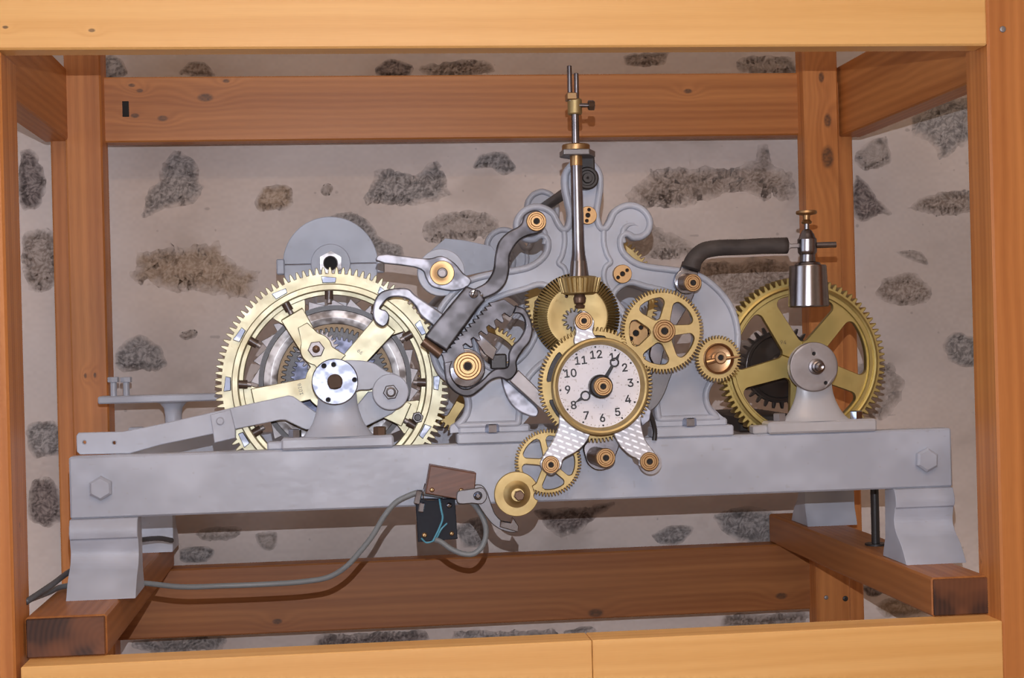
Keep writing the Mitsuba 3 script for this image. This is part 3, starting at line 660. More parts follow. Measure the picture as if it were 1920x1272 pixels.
# ------------------------------------------------------------------ the large left wheel and the winding drum behind it
GW = thing('great_wheel', 'large pale brass toothed wheel with lifting pins at the left of the clock', 'gear wheel')
wy = .052; wc = px(624, 719, wy); k1 = pxr(624, 719, wy, 1)
rim = gear_outline(wc, 219 * k1, 108, 12 * k1).difference(disc(wc, 166 * k1, 140))
obj('toothed_rim', plate(rim, wy, wy + .016, .0008), 'brass_pale', GW)
obj('raised_ring', lathe([(174 * k1, 0), (174 * k1, .014), (176 * k1, .0155), (185 * k1, .0155), (187 * k1, .014), (187 * k1, -.002), (174 * k1, -.002)], (wc[0], wy, wc[1]), n=140, hoop=True), 'brass_pale', GW)
angs = [math.radians(a) for a in (47, 119, 191, 263, 335)]
hub = disc(wc, 52 * k1, 60)
for i, a in enumerate(angs):
    flat = sector_bar(wc, a, 30 * k1, 150 * k1, 40 * k1, 46 * k1)
    near = flat.union(hub) if i == 0 else flat
    flare = sector_bar(wc, a, 140 * k1, 170 * k1, 46 * k1, 80 * k1).union(sector_bar(wc, a, 110 * k1, 172 * k1, 44 * k1, 48 * k1)).intersection(disc(wc, 170 * k1, 120)).buffer(-6 * k1).buffer(6 * k1)
    d = np.array([math.cos(a), math.sin(a)])
    sp = plate(near.buffer(9 * k1).buffer(-9 * k1), wy - .010, wy - .002, .0008)
    fl = plate(flare, wy + .006, wy + .015, .0008)
    # cranked piece joining the hub-side bar to the rim
    q0, q1 = wc + d * 126 * k1, wc + d * 152 * k1; qn = np.array([-d[1], d[0]]) * 22.5 * k1
    P = [np.array([c[0], y, c[1]]) for (c, y) in ((q0 + qn, wy - .010), (q0 - qn, wy - .010), (q0 + qn, wy - .002), (q0 - qn, wy - .002), (q1 + qn, wy + .006), (q1 - qn, wy + .006), (q1 + qn, wy + .014), (q1 - qn, wy + .014))]
    obj('spoke', join(sp, fl, trimesh.convex.convex_hull(np.array(P))), 'brass_pale', GW, smooth=30)
obj('stamped_number', text_xz('1028', 6.5 * k1, px(563, 730, wy - .0102), wy - .0098, .0006, math.radians(102)), 'black_iron', GW, 'number 1028 stamped on a spoke', smooth=False)
obj('stamped_number', text_xz('66', 6.5 * k1, px(675, 660, wy - .0102), wy - .0098, .0006, math.radians(-40)), 'black_iron', GW, smooth=False)
for a in range(0, 360, 30):
    r = math.radians(a + (1 if a % 60 else -1)); d = np.array([math.cos(r), math.sin(r)]); t2 = np.array([-d[1], d[0]])
    def q(u, v): return wc + d * u * k1 + t2 * v * k1
    pin = obj('lifting_pin', tube([[*q(174, 0)[:1], wy - .007, q(174, 0)[1]], [*q(158, 0)[:1], wy - .007, q(158, 0)[1]]], 8 * k1, 14), 'pin_brown', GW)
    e = q(151, 0); obj('pin_end', tube([[q(160, 0)[0], wy - .007, q(160, 0)[1]], [e[0], wy - .007, e[1]]], 5 * k1, 8), 'dull_steel', pin)
    wedge = Polygon([q(189, 11), q(202, 13), q(198, -15), q(189, -13)])
    obj('cam_wedge', plate(wedge, wy - .009, wy + .004, .0006), 'disc_steel', GW, smooth=False)
q = px(783, 783, wy - .016); obj('nut', plate(hexagon(q, 11 * k1, .2).difference(disc(q, 5.5 * k1, 20)), wy - .022, wy - .010, .001), 'grey_iron', GW, smooth=False)
obj('bolt', tube([[q[0], wy - .024, q[1]], [q[0], wy + .004, q[1]]], 5.4 * k1, 14), 'black_iron', GW)
# planet pinion carried by the upper left spoke
pc = px(593, 655, wy - .015); kk = pxr(593, 655, wy - .015, 1)
pb = obj('pinion_boss', plate(unary_union([disc(pc, 30 * kk, 40), sector_bar(pc, math.radians(118), 0, 52 * kk, 50 * kk, 20 * kk), sector_bar(pc, math.radians(-45), 0, 48 * kk, 40 * kk, 60 * kk)]).buffer(8 * kk).buffer(-8 * kk), wy - .017, wy - .004, .001), 'brass_pale', GW)
obj('nut', plate(hexagon(pc, 16 * kk, .1), wy - .026, wy - .016, .0012), 'dull_steel', pb, smooth=False)
obj('stud', lathe([(7 * kk, 0), (7 * kk, .003), (3 * kk, .0045), (0, .0045)], (pc[0], wy - .026, pc[1]), n=20), 'bronze_dark', pb)
DR = thing('winding_drum', 'steel winding drum with ratchet teeth seen through the spokes of the pale brass wheel', 'drum')
dy = .09; dc = px(629, 715, dy); k2 = pxr(629, 715, dy, 1)
obj('ratchet', plate(ratchet_outline(dc, 158 * k2, 25, 16 * k2, .4, -1).difference(disc(dc, 120 * k2)), dy + .004, dy + .016, .0008), 'dull_steel', DR)
obj('band', lathe([(143 * k2, 0), (143 * k2, .004), (130 * k2, .004), (130 * k2, 0)], (dc[0], dy + .004, dc[1]), n=120, hoop=True), 'black_iron', DR)
obj('rim', lathe([(134 * k2, -.004), (134 * k2, .005), (133 * k2, .0062), (121 * k2, .0078), (119 * k2, .0078), (109 * k2, .0062), (107.5 * k2, .005), (107.5 * k2, -.004)], (dc[0], dy + .004, dc[1]), n=120, hoop=True), 'worn_steel', DR)
ig = gear_outline(dc, 101 * k2, 62, 8 * k2)
obj('inner_teeth', plate(disc(dc, 109 * k2).difference(ig), dy - .001, dy + .010, .0005), 'rusty_steel', DR)
obj('plate', plate(disc(dc, 109 * k2), dy + .008, dy + .016, .0008), 'black_iron', DR)
obj('sun_gear', plate(gear_outline(dc, 84 * k2, 54, 6 * k2).difference(disc(dc, 20 * k2)), dy + .001, dy + .007, .0006), 'blued_steel', DR, 'bluish inner steel gear')
pc2 = px(596, 658, dy); obj('pinion', plate(gear_outline(pc2, 40 * k2, 24, 7 * k2), dy - .006, dy + .0005, .0006), 'dull_steel', DR)
obj('barrel', lathe([(118 * k2, 0), (118 * k2, -.17)], (dc[0], dy + .016, dc[1]), n=64), 'dark_steel', DR)

# grey stop lever that passes behind the left pedestal
LV = thing('stop_lever', 'long grey bent lever lying along the top of the left girder', 'lever')
ly = .026
bar = trace([(146,812),(230,810),(300,793),(440,765),(540,742),(549,743),(596,775),(660,806),(712,785),(762,745),(750,712),(715,712),(672,757),(650,792),(600,790),(575,806),(533,786),(480,797),(420,812),(300,840),(240,852),(150,853),(143,846),(143,818)], ly, False)
bar = trace([(147,812),(230,810),(300,796),(440,764),(541,742),(550,744),(597,777),(592,792),(574,806),(566,803),(535,788),(525,788),(438,806),(300,835),(243,851),(150,853),(144,847),(143,818)], ly, False)
bar = bar.difference(disc(px(158, 830, ly), pxr(158, 830, ly, 3.4), 12)).difference(disc(px(214, 831, ly), pxr(214, 831, ly, 3.4), 12))
bar2 = trace([(672,757),(690,735),(735,735),(762,752),(735,776),(684,801),(668,790),(662,772)], ly, False)
link = trace([(555,760),(597,775),(640,790),(668,772),(680,800),(640,806),(574,806)], ly, False)
obj('bar', plate(unary_union([bar, bar2, link]), ly, ly + .009, .001), 'grey_paint', LV)
cl = trace([(394,778),(432,768),(441,803),(441,822),(402,831)], ly - .006, False)
obj('clip', plate(cl, ly - .006, ly + .014, .001), 'grey_paint', LV, smooth=False)
obj('rivet', lathe([(.006, 0), (.006, .0015), (.004, .003), (0, .003)], P3(413, 790, ly - .006), n=20), 'grey_paint', LV)

# split disc at the back, on its own pedestal
SD = thing('split_disc', 'round grey iron disc in two halves standing behind the large pale brass wheel', 'disc')
sy = .30; sc = px(620, 495, sy); sR = pxr(620, 495, sy, 89)
for k in (1, -1):
    halfd = disc(sc, sR, 96).intersection(sbox(sc[0] - 1, sc[1] + .0004, sc[0] + 1, sc[1] + 1) if k > 0 else sbox(sc[0] - 1, sc[1] - 1, sc[0] + 1, sc[1] - .0004))
    obj('half', plate(halfd, sy, sy + .012, .001), 'grey_paint', SD)
hubd = disc(sc, pxr(620, 495, sy, 37), 48)
obj('hub', plate(hubd, sy - .010, sy + .002, .001), 'grey_paint', SD)
obj('nut', plate(hexagon(sc, pxr(620, 495, sy, 22), .5).buffer(.001).difference(disc(sc, pxr(620, 495, sy, 12), 24)), sy - .022, sy - .008, .0015), 'worn_steel', SD, smooth=False)
obj('bore', plate(disc(sc, pxr(620, 495, sy, 12.5), 24), sy - .013, sy - .009, .0004), 'hole_black', SD)
for k in (-1, 1):
    obj('lug', rbox((sc[0] + k * (sR - .003), sy - .008, sc[1] - .016), (sc[0] + k * (sR + .010), sy + .012, sc[1] + .009), .002), 'grey_paint', SD, smooth=False)
obj('column', rbox((sc[0] - .026, sy - .008, z_gt + .0), (sc[0] + .026, sy + .022, sc[1] - sR * .6), .003), 'grey_paint', SD, smooth=False)
obj('foot', rbox((sc[0] - .06, sy - .01, z_gt), (sc[0] + .06, .479, z_gt + .014), .003), 'grey_paint', SD, smooth=False)

# bracket table at the far left
BT = thing('bracket_table', 'narrow grey iron bracket on a pillar at the far left, carrying two upright bolts', 'bracket')
by = .42
a, b = px(183, 742, by), px(470, 758, by)
obj('table', rbox((a[0], by, px(300, 755, by)[1]), (b[0], by + .05, px(300, 741, by)[1]), .002), 'grey_paint', BT, smooth=False)
pr = [(45, 0), (26, -10), (19, -24), (18, -60), (19, -90)]
zt = px(300, 755, by)[1]; cx = X_at(320, 760, by); kb = pxr(320, 760, by, 1)
zz = [0, .004, .012, .024, .05]; rr = [.036, .022, .0155, .014, .014]
obj('pillar', lathe([(r, zt - z + .001) for r, z in zip(rr, zz)] + [(.016, z_gt + .006), (.026, z_gt)], (cx, by + .038, 0), (0, 0, 1), 28), 'grey_paint', BT)
for x in (212, 236):
    c = P3(x, 741, by + .01); kz = pxr(x, 720, by, 1)
    shaft = lathe([(6 * kz, -.002), (6 * kz, 24 * kz)], (c[0], by + .018, c[2]), (0, 0, 1), 16)
    m = plate(hexagon((0, 0), 11 * kz, .3), 0, 10 * kz, .0008); v = m.vertices
    hd = trimesh.Trimesh(np.stack([v[:, 0] + c[0], v[:, 2] + by + .018, c[2] + 24 * kz + v[:, 1]], 1), m.faces[:, ::-1], process=False)
    obj('bolt', join(shaft, hd), 'grey_paint', BT, smooth=False)
nb = P3(252, 797, .44)
obj('nut', rbox((nb[0] - .012, .452, z_gt), (nb[0] + .012, .476, z_gt + .016), .002), 'grey_paint', BT, smooth=False)

# ------------------------------------------------------------------ right wheel and sprocket
GW2 = thing('great_wheel', 'large gold brass toothed wheel with five spokes at the right of the clock', 'gear wheel')
w2 = .052; c2 = px(1503, 680, w2); k3 = pxr(1503, 680, w2, 1)
g = gear_outline(c2, 158 * k3, 84, 10 * k3)
win = wheel_web(c2, 124 * k3, 34 * k3, [math.radians(a) for a in (48, 121, 194, 266, 338)], 40 * k3, 34 * k3, 11 * k3)
obj('toothed_rim', plate(g.difference(disc(c2, 128 * k3)), w2 - .004, w2 + .020, .0008), 'brass_olive', GW2)
for i, a in enumerate((48, 121, 194, 266, 338)):
    r = math.radians(a); s = disc(c2, 133 * k3).difference(win)
    d = np.array([math.cos(r - math.pi / 5), math.sin(r - math.pi / 5)]); e = np.array([math.cos(r + math.pi / 5), math.sin(r + math.pi / 5)])
    wedge = Polygon([c2, c2 + d * 1.4 * 126 * k3, c2 + np.array([math.cos(r), math.sin(r)]) * 1.6 * 126 * k3, c2 + e * 1.4 * 126 * k3])
    obj('spoke', plate(s.intersection(wedge).difference(disc(c2, 18 * k3)), w2 + .001, w2 + .012, .0009), 'brass_olive', GW2)
obj('hub', lathe([(24 * k3, -.004), (24 * k3, .016), (20 * k3, .018), (0, .018)], (c2[0], w2 + .006, c2[1]), n=40), 'brass_olive', GW2)
obj('inner_ring', lathe([(143 * k3, -.001), (143 * k3, .003), (139 * k3, .0045), (136 * k3, .003), (136 * k3, -.001)], (c2[0], w2 - .004, c2[1]), n=120, hoop=True), 'brass_olive', GW2)
obj('stamped_number', text_xz('94', 7 * k3, px(1469, 642, w2), w2 + .0014, .0006, math.radians(-5)), 'rusty_steel', GW2, smooth=False)
SP = thing('chain_sprocket', 'black oily iron sprocket behind the spokes of the gold brass wheel', 'sprocket')
s2 = .135; c3 = px(1462, 688, s2); k4 = pxr(1462, 688, s2, 1)
obj('toothed_rim', plate(gear_outline(c3, 78 * k4, 29, 11 * k4, slim=.62).difference(disc(c3, 50 * k4)), s2, s2 + .010, .001), 'oily_iron', SP)
obj('dished_face', lathe([(63 * k4, -.002), (63 * k4, .003), (59 * k4, .005), (57 * k4, .003), (48 * k4, .007), (34 * k4, .015), (30 * k4, .022), (22 * k4, .026), (0, .027)], (c3[0], s2, c3[1]), n=64), 'oily_iron', SP)
obj('barrel', lathe([(50 * k4, 0), (50 * k4, -.2)], (c3[0], s2 + .01, c3[1]), n=48), 'oily_iron', SP)
OB = thing('drip_tray', 'dark green tray lying behind the lower rim of the gold brass wheel', 'tray')
a, b = px(1385, 796, .12), px(1450, 760, .12)
obj('box', rbox((a[0], .12, z_gt - .004), (b[0] + .03, .33, z_gt + .022), .003), 'black_iron', OB, smooth=False)

# ------------------------------------------------------------------ rear brass wheels
def spoked_wheel(name, lab, x, y, r, Y, th, n, td, r_in, r_hub, a0, ns, w_hub, w_rim, fil, mat, group=None):
    t = thing(name, lab, 'gear wheel', group); c = px(x, y, Y); k = pxr(x, y, Y, 1)
    g = gear_outline(c, r * k, n, td * k)
    win = wheel_web(c, r_in * k, r_hub * k, [math.radians(a0 + i * 360 / ns) for i in range(ns)], w_hub * k, w_rim * k, fil * k)
    obj('wheel', plate(g.difference(win), Y, Y + th, .0008), mat, t)
    return t, c, k
RW, c, k = spoked_wheel('rear_wheel', 'brass wheel deep inside the clock, seen right of the toothed steel rack', 892, 712, 108, .22, .008, 72, 8, 92, 24, 20, 5, 22, 16, 8, 'brass')
obj('arbor', lathe([(.010, -.16), (.010, .13)], (c[0], .22, c[1]), n=20), 'dark_steel', RW)
RW2, c, k = spoked_wheel('rear_wheel', 'brass ring wheel deep inside the clock, its rim showing below the right scroll', 1110, 560, 126, .30, .008, 90, 7, 108, 24, 30, 5, 22, 18, 8, 'brass')
obj('arbor', lathe([(.010, -.14), (.010, .05)], (c[0], .30, c[1]), n=20), 'dark_steel', RW2)

# wing shaped fly blade and rear tie rod
FB = thing('fly_blade', 'flat blue grey sheet iron wing in front of the wall behind the brass bushed lever', 'fly blade')
obj('blade', plate(trace([(806,472),(835,447),(872,451),(922,462),(936,482),(932,505),(900,512),(862,520),(830,500)], .34, False), .34, .344, .0006), 'grey_paint', FB, smooth=False)
obj('arbor', lathe([(.007, -.06), (.007, .06)], P3(845, 500, .34), n=16), 'dark_steel', FB)
TR = thing('tie_rod', 'dark iron rod running back from the crown of the scroll frame', 'rod')
q0 = P3(1100, 335, -.006); q1 = np.array([q0[0], .46, q0[2]])
obj('rod', lathe([(.0085, .0), (.0085, .46)], q0 + [0, .46, 0], (0, -1, 0), 18), 'black_iron', TR)
obj('bearing', lathe([(.0165, -.012), (.0165, .006), (.0145, .008), (.0115, .008), (.0105, .006), (.0075, .006), (.0065, .010), (.002, .010), (0, .008)], q0, n=32), 'black_iron', TR)

# ------------------------------------------------------------------ vertical shaft
def vlathe(cx, rows, Y, n=32, mir=1.0):
    """Turned upright part: rows of (pixel y, half width in pixels)."""
    xs = px(cx, rows[0][0], Y)
    return lathe([(pxr(cx, y, Y, w) * mir, Z_at(cx, y, Y)) for y, w in rows], (0, 0, 0), (0, 0, 1), n)
VS = thing('vertical_shaft', 'upright steel shaft with brass collars rising above the dial, two thin pins at its top', 'shaft')
vy = -.040; vx = (X_at(1078, 240, vy) + X_at(1086, 500, vy)) / 2
def vpart(name, rows, mat, lab=None, x=None, n=32):
    prof = [(pxr(1082, y, vy, w), Z_at(1082, y, vy)) for y, w in rows]
    return obj(name, lathe(prof, (vx if x is None else x, vy, 0), (0, 0, 1), n), mat, VS, lab)
vpart('tube', [(494, 15), (492, 15), (478, 12.5), (462, 11.5), (305, 10.5)], 'dark_steel')
vpart('foot', [(521, 18.5), (508, 17), (494, 15.5), (490, 15)], 'polished_steel')
vpart('collar', [(311, 11), (309, 11.5), (293, 11.5), (291, 10)], 'bronze', 'bronze collar')
fl = vpart('flange', [(283, 24), (282, 26), (273, 26), (271, 24)], 'bronze', 'bronze flange')
vpart('rod', [(275, 7), (214, 7)], 'dark_steel')
vpart('clamp', [(215, 12), (213, 13.5), (188, 13.5), (186, 12)], 'brass', 'brass clamp')
for x, y0, y1, r in ((1067.5, 124, 190, 4.4), (1080, 138, 190, 4.4)):
    p = X_at(x, 160, vy)
    obj('pin', lathe([(pxr(x, y0, vy, r), Z_at(1082, y1, vy)), (pxr(x, y0, vy, r), Z_at(1082, y0 + 1, vy)), (pxr(x, y0, vy, r * .7), Z_at(1082, y0, vy))], (p, vy - .004, 0), (0, 0, 1), 16), 'dark_steel', VS)
a, b = px(1061, 188, vy), px(1079, 176, vy)
obj('block', rbox((a[0], vy - .014, a[1] - .001), (b[0], vy + .008, b[1]), .001), 'bronze', VS, smooth=False)
t = obj('thumb_screw', tube([[vx, vy - .006, Z_at(1082, 199, vy)], [vx + .022, vy - .006, Z_at(1082, 199, vy)]], .0030, 12), 'dark_steel', VS)
hx = trimesh.Trimesh(*(lambda m: (np.stack([vx + .018 + (m.vertices[:, 1]), vy - .006 + m.vertices[:, 0], Z_at(1082, 199, vy) + m.vertices[:, 2]], 1), m.faces[:, ::-1]))(plate(hexagon((0, 0), .0075, .3), 0, .009, .001)), process=False)
obj('head', hx, 'dark_steel', t, smooth=False)
SB = thing('shaft_bracket', 'dark steel strap holding the upright shaft to the crown of the scroll frame', 'bracket')
zs0, zs1 = Z_at(1082, 293, vy), Z_at(1082, 282.5, vy)
strap = Polygon([(vx - .019, vy - .018), (vx + .015, vy - .018), (vx + .027, vy + .01), (vx + .027, .006), (vx + .004, .006), (vx - .019, vy + .016)]).buffer(.002)
m = plate(strap, zs0, zs1, .001); m = trimesh.Trimesh(m.vertices[:, [0, 2, 1]], m.faces[:, ::-1], process=False)
obj('strap', m, 'grey_iron', SB, smooth=False)
a = px(1100, 293, -.006); obj('tongue', rbox((a[0] - .013, -.010, px(1100, 340, 0)[1]), (a[0] + .011, -.001, zs1 - .002), .002), 'black_iron', SB, smooth=False)
# bevel gears
def bevel_pinion():
    n = 26; rows = [(519, 34), (523, 40), (550, 33), (552, 28)]
    base = lathe([(pxr(1085, y, vy, w * (.90 if 1 <= i <= 2 else .9)), Z_at(1082, y, vy)) for i, (y, w) in enumerate(rows)], (vx, vy, 0), (0, 0, 1), 52)
    k = pxr(1085, 530, vy, 1); z1, z0 = Z_at(1082, 522, vy), Z_at(1082, 549, vy); out = [base]
    for i in range(n):
        a = 2 * math.pi * i / n; d = np.array([math.cos(a), math.sin(a)]); t = np.array([-d[1], d[0]]); P = []
        for z, r, w, rin in ((z1, 41, 3.4, 34), (z0, 34, 2.7, 28)):
            for s in (-1, 1):
                for rr_, f in ((rin, 1.25), (r, .6)): q = d * rr_ * k + t * s * w * f * k; P.append([vx + q[0], vy + q[1], z])
        out.append(trimesh.convex.convex_hull(np.array(P)))
    return join(*out)
BP = obj('bevel_pinion', bevel_pinion(), 'brass', VS, 'brass bevel pinion', smooth=False)
vpart('finial', [(578, 8), (574, 10), (571, 6), (568, 10.5), (560, 12), (552, 9), (548, 4), (535, 4)], 'bronze_dark', 'bronze ball end')
BW = thing('crown_wheel', 'brass crown wheel with slanted teeth behind the upright shaft, above the dial', 'gear wheel')
bwy = -.006; bw = px(1081, 594, bwy); kb = pxr(1081, 594, bwy, 1)
obj('dish', lathe([(74 * kb, -.006), (74 * kb, .0), (58 * kb, .008), (55 * kb, .009), (48 * kb, .008), (25 * kb, .007), (0, .007)], (bw[0], bwy, bw[1]), n=96), 'brass', BW)
teeth = []
for i in range(84):
    a = 2 * math.pi * i / 84; d = np.array([math.cos(a), math.sin(a)]); t = np.array([-d[1], d[0]]); P = []
    for r, w, y, y2 in ((81, 2.1, -.005, .003), (57, 1.5, .005, .013)):
        for s in (-1, 1):
            for yy, f in ((y, 1.25), (y2, .55)): q = bw + d * r * kb + t * s * w * f * kb; P.append([q[0], bwy - yy, q[1]])
    teeth.append(trimesh.convex.convex_hull(np.array(P)))
obj('teeth', join(*teeth), 'brass_aged', BW, 'slanted darkened teeth', smooth=False)
pq = px(1076, 600, bwy - .012); obj('pinion', plate(gear_outline(pq, 22 * kb, 14, 7 * kb), bwy - .019, bwy - .006, .0006), 'grey_iron', BW)
sh = px(1062, 556, bwy - .0085); obj('screw', lathe([(3 * kb, 0), (3 * kb, .002), (0, .003)], (sh[0], bwy - .008, sh[1]), n=14), 'dark_steel', BW)

# ------------------------------------------------------------------ setting dial, its bracket and motion work
def bush(x, y, r, yf, yb, parent, mat='bronze', barrel=None, hole='hole_black', name='bush', lab=None):
    """Turned bronze bush with concentric grooves; the face at yf, running back to yb."""
    c = px(x, y, yf); R = pxr(x, y, yf, r); L = yb - yf; e = .0009
    prof = [(R * .82, -L), (R * .82, -.006), (R, -.005), (R, -e), (R * .94, 0), (R * .80, 0), (R * .74, -.0013), (R * .60, -.0013), (R * .54, .0006), (R * .34, .0006), (R * .30, -.0012), (0, -.0012)]
    if L < .007: prof = [(R, -L)] + prof[3:]
    b = obj(name, lathe(prof, (c[0], yf, c[1]), n=44), mat, parent, lab)
    obj('bore', lathe([(R * .29, -.0018), (R * .29, -.0004), (0, -.0010)], (c[0], yf, c[1]), n=20), hole, b)
    return b
MW = thing('motion_wheel', 'brass toothed wheel directly behind the white dial', 'gear wheel')
my = -.045; mc = px(1117, 722, my); km = pxr(1117, 722, my, 1)
win = annulus(mc, 92 * km, 76 * km)
for a in range(6): win = win.difference(sector_bar(mc, a * math.pi / 3 + .1, 0, 100 * km, 34 * km, 34 * km))
obj('wheel', plate(gear_outline(mc, 108 * km, 92, 7 * km).difference(win.buffer(-2 * km).buffer(2 * km)), my, my + .008, .0007), 'brass', MW)
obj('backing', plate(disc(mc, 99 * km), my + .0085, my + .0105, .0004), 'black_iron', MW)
SDL = thing('setting_dial', 'round white setting dial with black numerals, two hands and a brass bezel', 'dial')
dyf = -.074; dcn = px(1123.5, 724.5, dyf); kd = pxr(1123.5, 724.5, dyf, 1)
obj('face', lathe([(80 * kd, -.004), (80 * kd, 0), (0, 0)], (dcn[0], dyf, dcn[1]), n=96), 'dial_white', SDL, 'white dial face')
bz = px(1127, 725, -.088); kz = pxr(1127, 725, -.088, 1)
obj('bezel', lathe([(86 * kz, -.022), (91 * kz, -.018), (91.5 * kz, -.004), (90 * kz, 0), (86.5 * kz, .001), (83 * kz, 0), (80 * kz, -.010), (77.5 * kz, -.0145), (77.5 * kz, -.022)], (bz[0], -.088, bz[1]), n=120, hoop=True), 'brass', SDL, 'brass bezel ring')
th0 = math.radians(4.4)
def dial_pt(r, hour): a = math.pi / 2 + th0 - hour * math.pi / 6; return np.array([dcn[0] + r * kd * math.cos(a), dcn[1] + r * kd * math.sin(a)])
for h in range(1, 13):
    obj('numeral', text_xz(str(h), 14.5 * kd, dial_pt(59.5, h), dyf + .0001, .0006, th0, True), 'black_enamel', SDL, smooth=False)
    q = dial_pt(73.5, h); obj('hour_dot', lathe([(1.9 * kd, -.0003), (1.9 * kd, .0005), (0, .0005)], (q[0], dyf, q[1]), n=10), 'black_enamel', SDL)
ticks = []
for mnt in range(60):
    if mnt % 5:
        q, q2 = dial_pt(72.5, mnt / 5), dial_pt(75, mnt / 5); d = q2 - q; n_ = np.array([-d[1], d[0]]) / np.linalg.norm(d) * .35 * kd
        ticks.append(plate(Polygon([q + n_, q2 + n_, q2 - n_, q - n_]), dyf - .0004, dyf + .0002, .00005))
obj('minute_marks', join(*ticks), 'rusty_steel', SDL, smooth=False); labels['setting_dial__minute_marks'] = {'kind': 'stuff'}
def hand(name, tip, ring, ro, ri, y, w):
    o = px(1126, 724, y); t, r = px(*tip, y), px(*ring, y); k = pxr(1126, 724, y, 1); d = _unit(t - o); n = np.array([-d[1], d[0]])
    s = Polygon([o + n * w * k, r + n * w * .65 * k, r - n * w * .65 * k, o - n * w * k])
    e = Polygon([r + d * ro * .4 * k + n * 4.2 * k, t, r + d * ro * .4 * k - n * 4.2 * k])
    g = unary_union([s, e, disc(r, ro * k, 32), disc(o, 21 * k, 40)]).difference(disc(r, ri * k, 28))
    obj(name, plate(g, y - .0012, y, .0003), 'black_enamel', SDL)
hand('hour_hand', (1076, 757), (1097.5, 742.5), 9.6, 6.6, dyf - .006, 4.2)
hand('minute_hand', (1163, 660.5), (1152, 680), 9, 6, dyf - .010, 4.2)
obj('hand_boss', lathe([(22 * kd, 0), (22 * kd, .012), (19 * kd, .015), (0, .015)], (*(lambda q: (q[0], dyf - .004, q[1]))(px(1126, 725, dyf - .01)),), n=40), 'black_enamel', SDL)
bush(1131, 725, 17.5, dyf - .030, dyf - .012, SDL, lab='bronze hub')
# bracket of engine turned alloy
ay = -.062
br_ = unary_union([disc(px(1126, 724, ay), pxr(1126, 724, ay, 86), 80),
  trace([(1086,660),(1076,640),(1080,622),(1076,602),(1095,583),(1114,602),(1112,622),(1120,634),(1150,650),(1120,690)], ay),
  trace([(1052,775),(1048,800),(1038,825),(1026,845),(1013,872),(1033,891),(1052,876),(1056,862),(1080,848),(1097,832),(1108,808),(1100,780)], ay),
  trace([(1150,805),(1160,832),(1178,852),(1198,864),(1199,873),(1217,885),(1237,868),(1228,850),(1210,825),(1202,795),(1200,768),(1170,770)], ay)])
obj('bracket', plate(br_, ay, ay + .007, .0009), 'engine_turned', SDL, 'engine turned alloy bracket with three arms')
bush(1095, 602, 16.5, ay - .008, ay + .022, SDL); bush(1033, 872, 16.5, ay - .008, ay + .03, SDL); bush(1218, 866, 17.5, ay - .012, 0, SDL)
obj('collar', lathe([(21 * km, 0), (21 * km, .007)], P3(1218, 868, -.05), n=32), 'dull_steel', SDL)

W1, c, k = spoked_wheel('train_wheel', 'brass five spoked wheel right of the dial and above it', 1242, 621, 79, -.046, .007, 76, 7, 62, 15, 3, 5, 22, 15, 9, 'brass')
bush(1246, 621, 21, -.062, -.040, W1, 'bronze'); 
obj('arbor', lathe([(.012, 0), (.012, .046)], (c[0], .002, c[1]), n=24), 'dark_steel', W1)
W2 = thing('idler_wheel', 'small brass wheel with copper hub between the five spoked wheel and the gold wheel', 'gear wheel')
c = px(1347, 673, -.046); k = pxr(1347, 673, -.046, 1)
obj('wheel', plate(gear_outline(c, 43.5 * k, 42, 6 * k).difference(disc(c, 27.5 * k, 48)), -.046, -.038, .0006), 'brass', W2)
obj('cup', lathe([(29 * k, -.012), (29 * k, .003), (27 * k, .0045), (25.5 * k, .003), (25 * k, -.004), (18 * k, -.006), (0, -.006)], (c[0], -.046, c[1]), n=48), 'copper', W2, 'copper cup')
hc = px(1352, 671, -.068); obj('hub', lathe([(9 * k, -.022), (9 * k, -.001), (11 * k, 0), (10 * k, .0012), (6 * k, .0012), (5.5 * k, 0), (0, 0)], (hc[0], -.066, hc[1]), n=32), 'copper', W2, 'copper hub')
obj('bore', lathe([(5.2 * k, .0002), (0, .0004)], (hc[0], -.066, hc[1]), n=20), 'hole_black', W2)
obj('cross_pin', tube([P3(1325, 680, -.054), P3(1352, 673, -.056), P3(1386, 669, -.056)], [5 * k, 4 * k, 1.6 * k], 10), 'copper', W2, 'copper cross pin')
obj('arbor', lathe([(.009, 0), (.009, .042)], (c[0], .004, c[1]), n=20), 'dark_steel', W2)
W3, c, k = spoked_wheel('hanging_wheel', 'brass five spoked wheel hanging in front of the girder below the dial', 1028, 868, 63, -.030, .006, 64, 6, 50, 10, 30, 5, 13, 11, 7, 'brass')
obj('arbor', lathe([(.007, 0), (.007, .03)], (c[0], 0, c[1]), n=20), 'dark_steel', W3)
CD = thing('cam_disc', 'plain brass disc with a notched rim below and left of the dial', 'disc')
cc = px(969, 927, -.052); kc = pxr(969, 927, -.052, 1)
g = disc(cc, 42 * kc, 72)
for dx, dz, r in ((41, -4, 9), ): g = g.difference(disc((cc[0] + dx * kc, cc[1] + dz * kc), r * kc, 20))
g = g.difference(Polygon(cc + np.array([[30, 14], [45, 24], [45, 4], [33, 4]]) * kc * 1.0))
obj('disc', plate(g, -.052, -.046, .0008), 'brass', CD)
obj('hub', lathe([(27 * kc, -.0005), (20 * kc, .002), (15 * kc, .006), (12 * kc, .012), (0, .012)], (cc[0], -.052, cc[1]), n=32), 'brass', CD)
hq = px(974, 930, -.072); obj('arbor', plate(hexagon(hq, 10 * kc, .2), -.074, -.063, .001), 'bronze_dark', CD, 'brown hexagonal arbor end', smooth=False)
obj('spindle', lathe([(.006, 0), (.006, .046)], (cc[0], 0, cc[1]), n=16), 'dark_steel', CD)
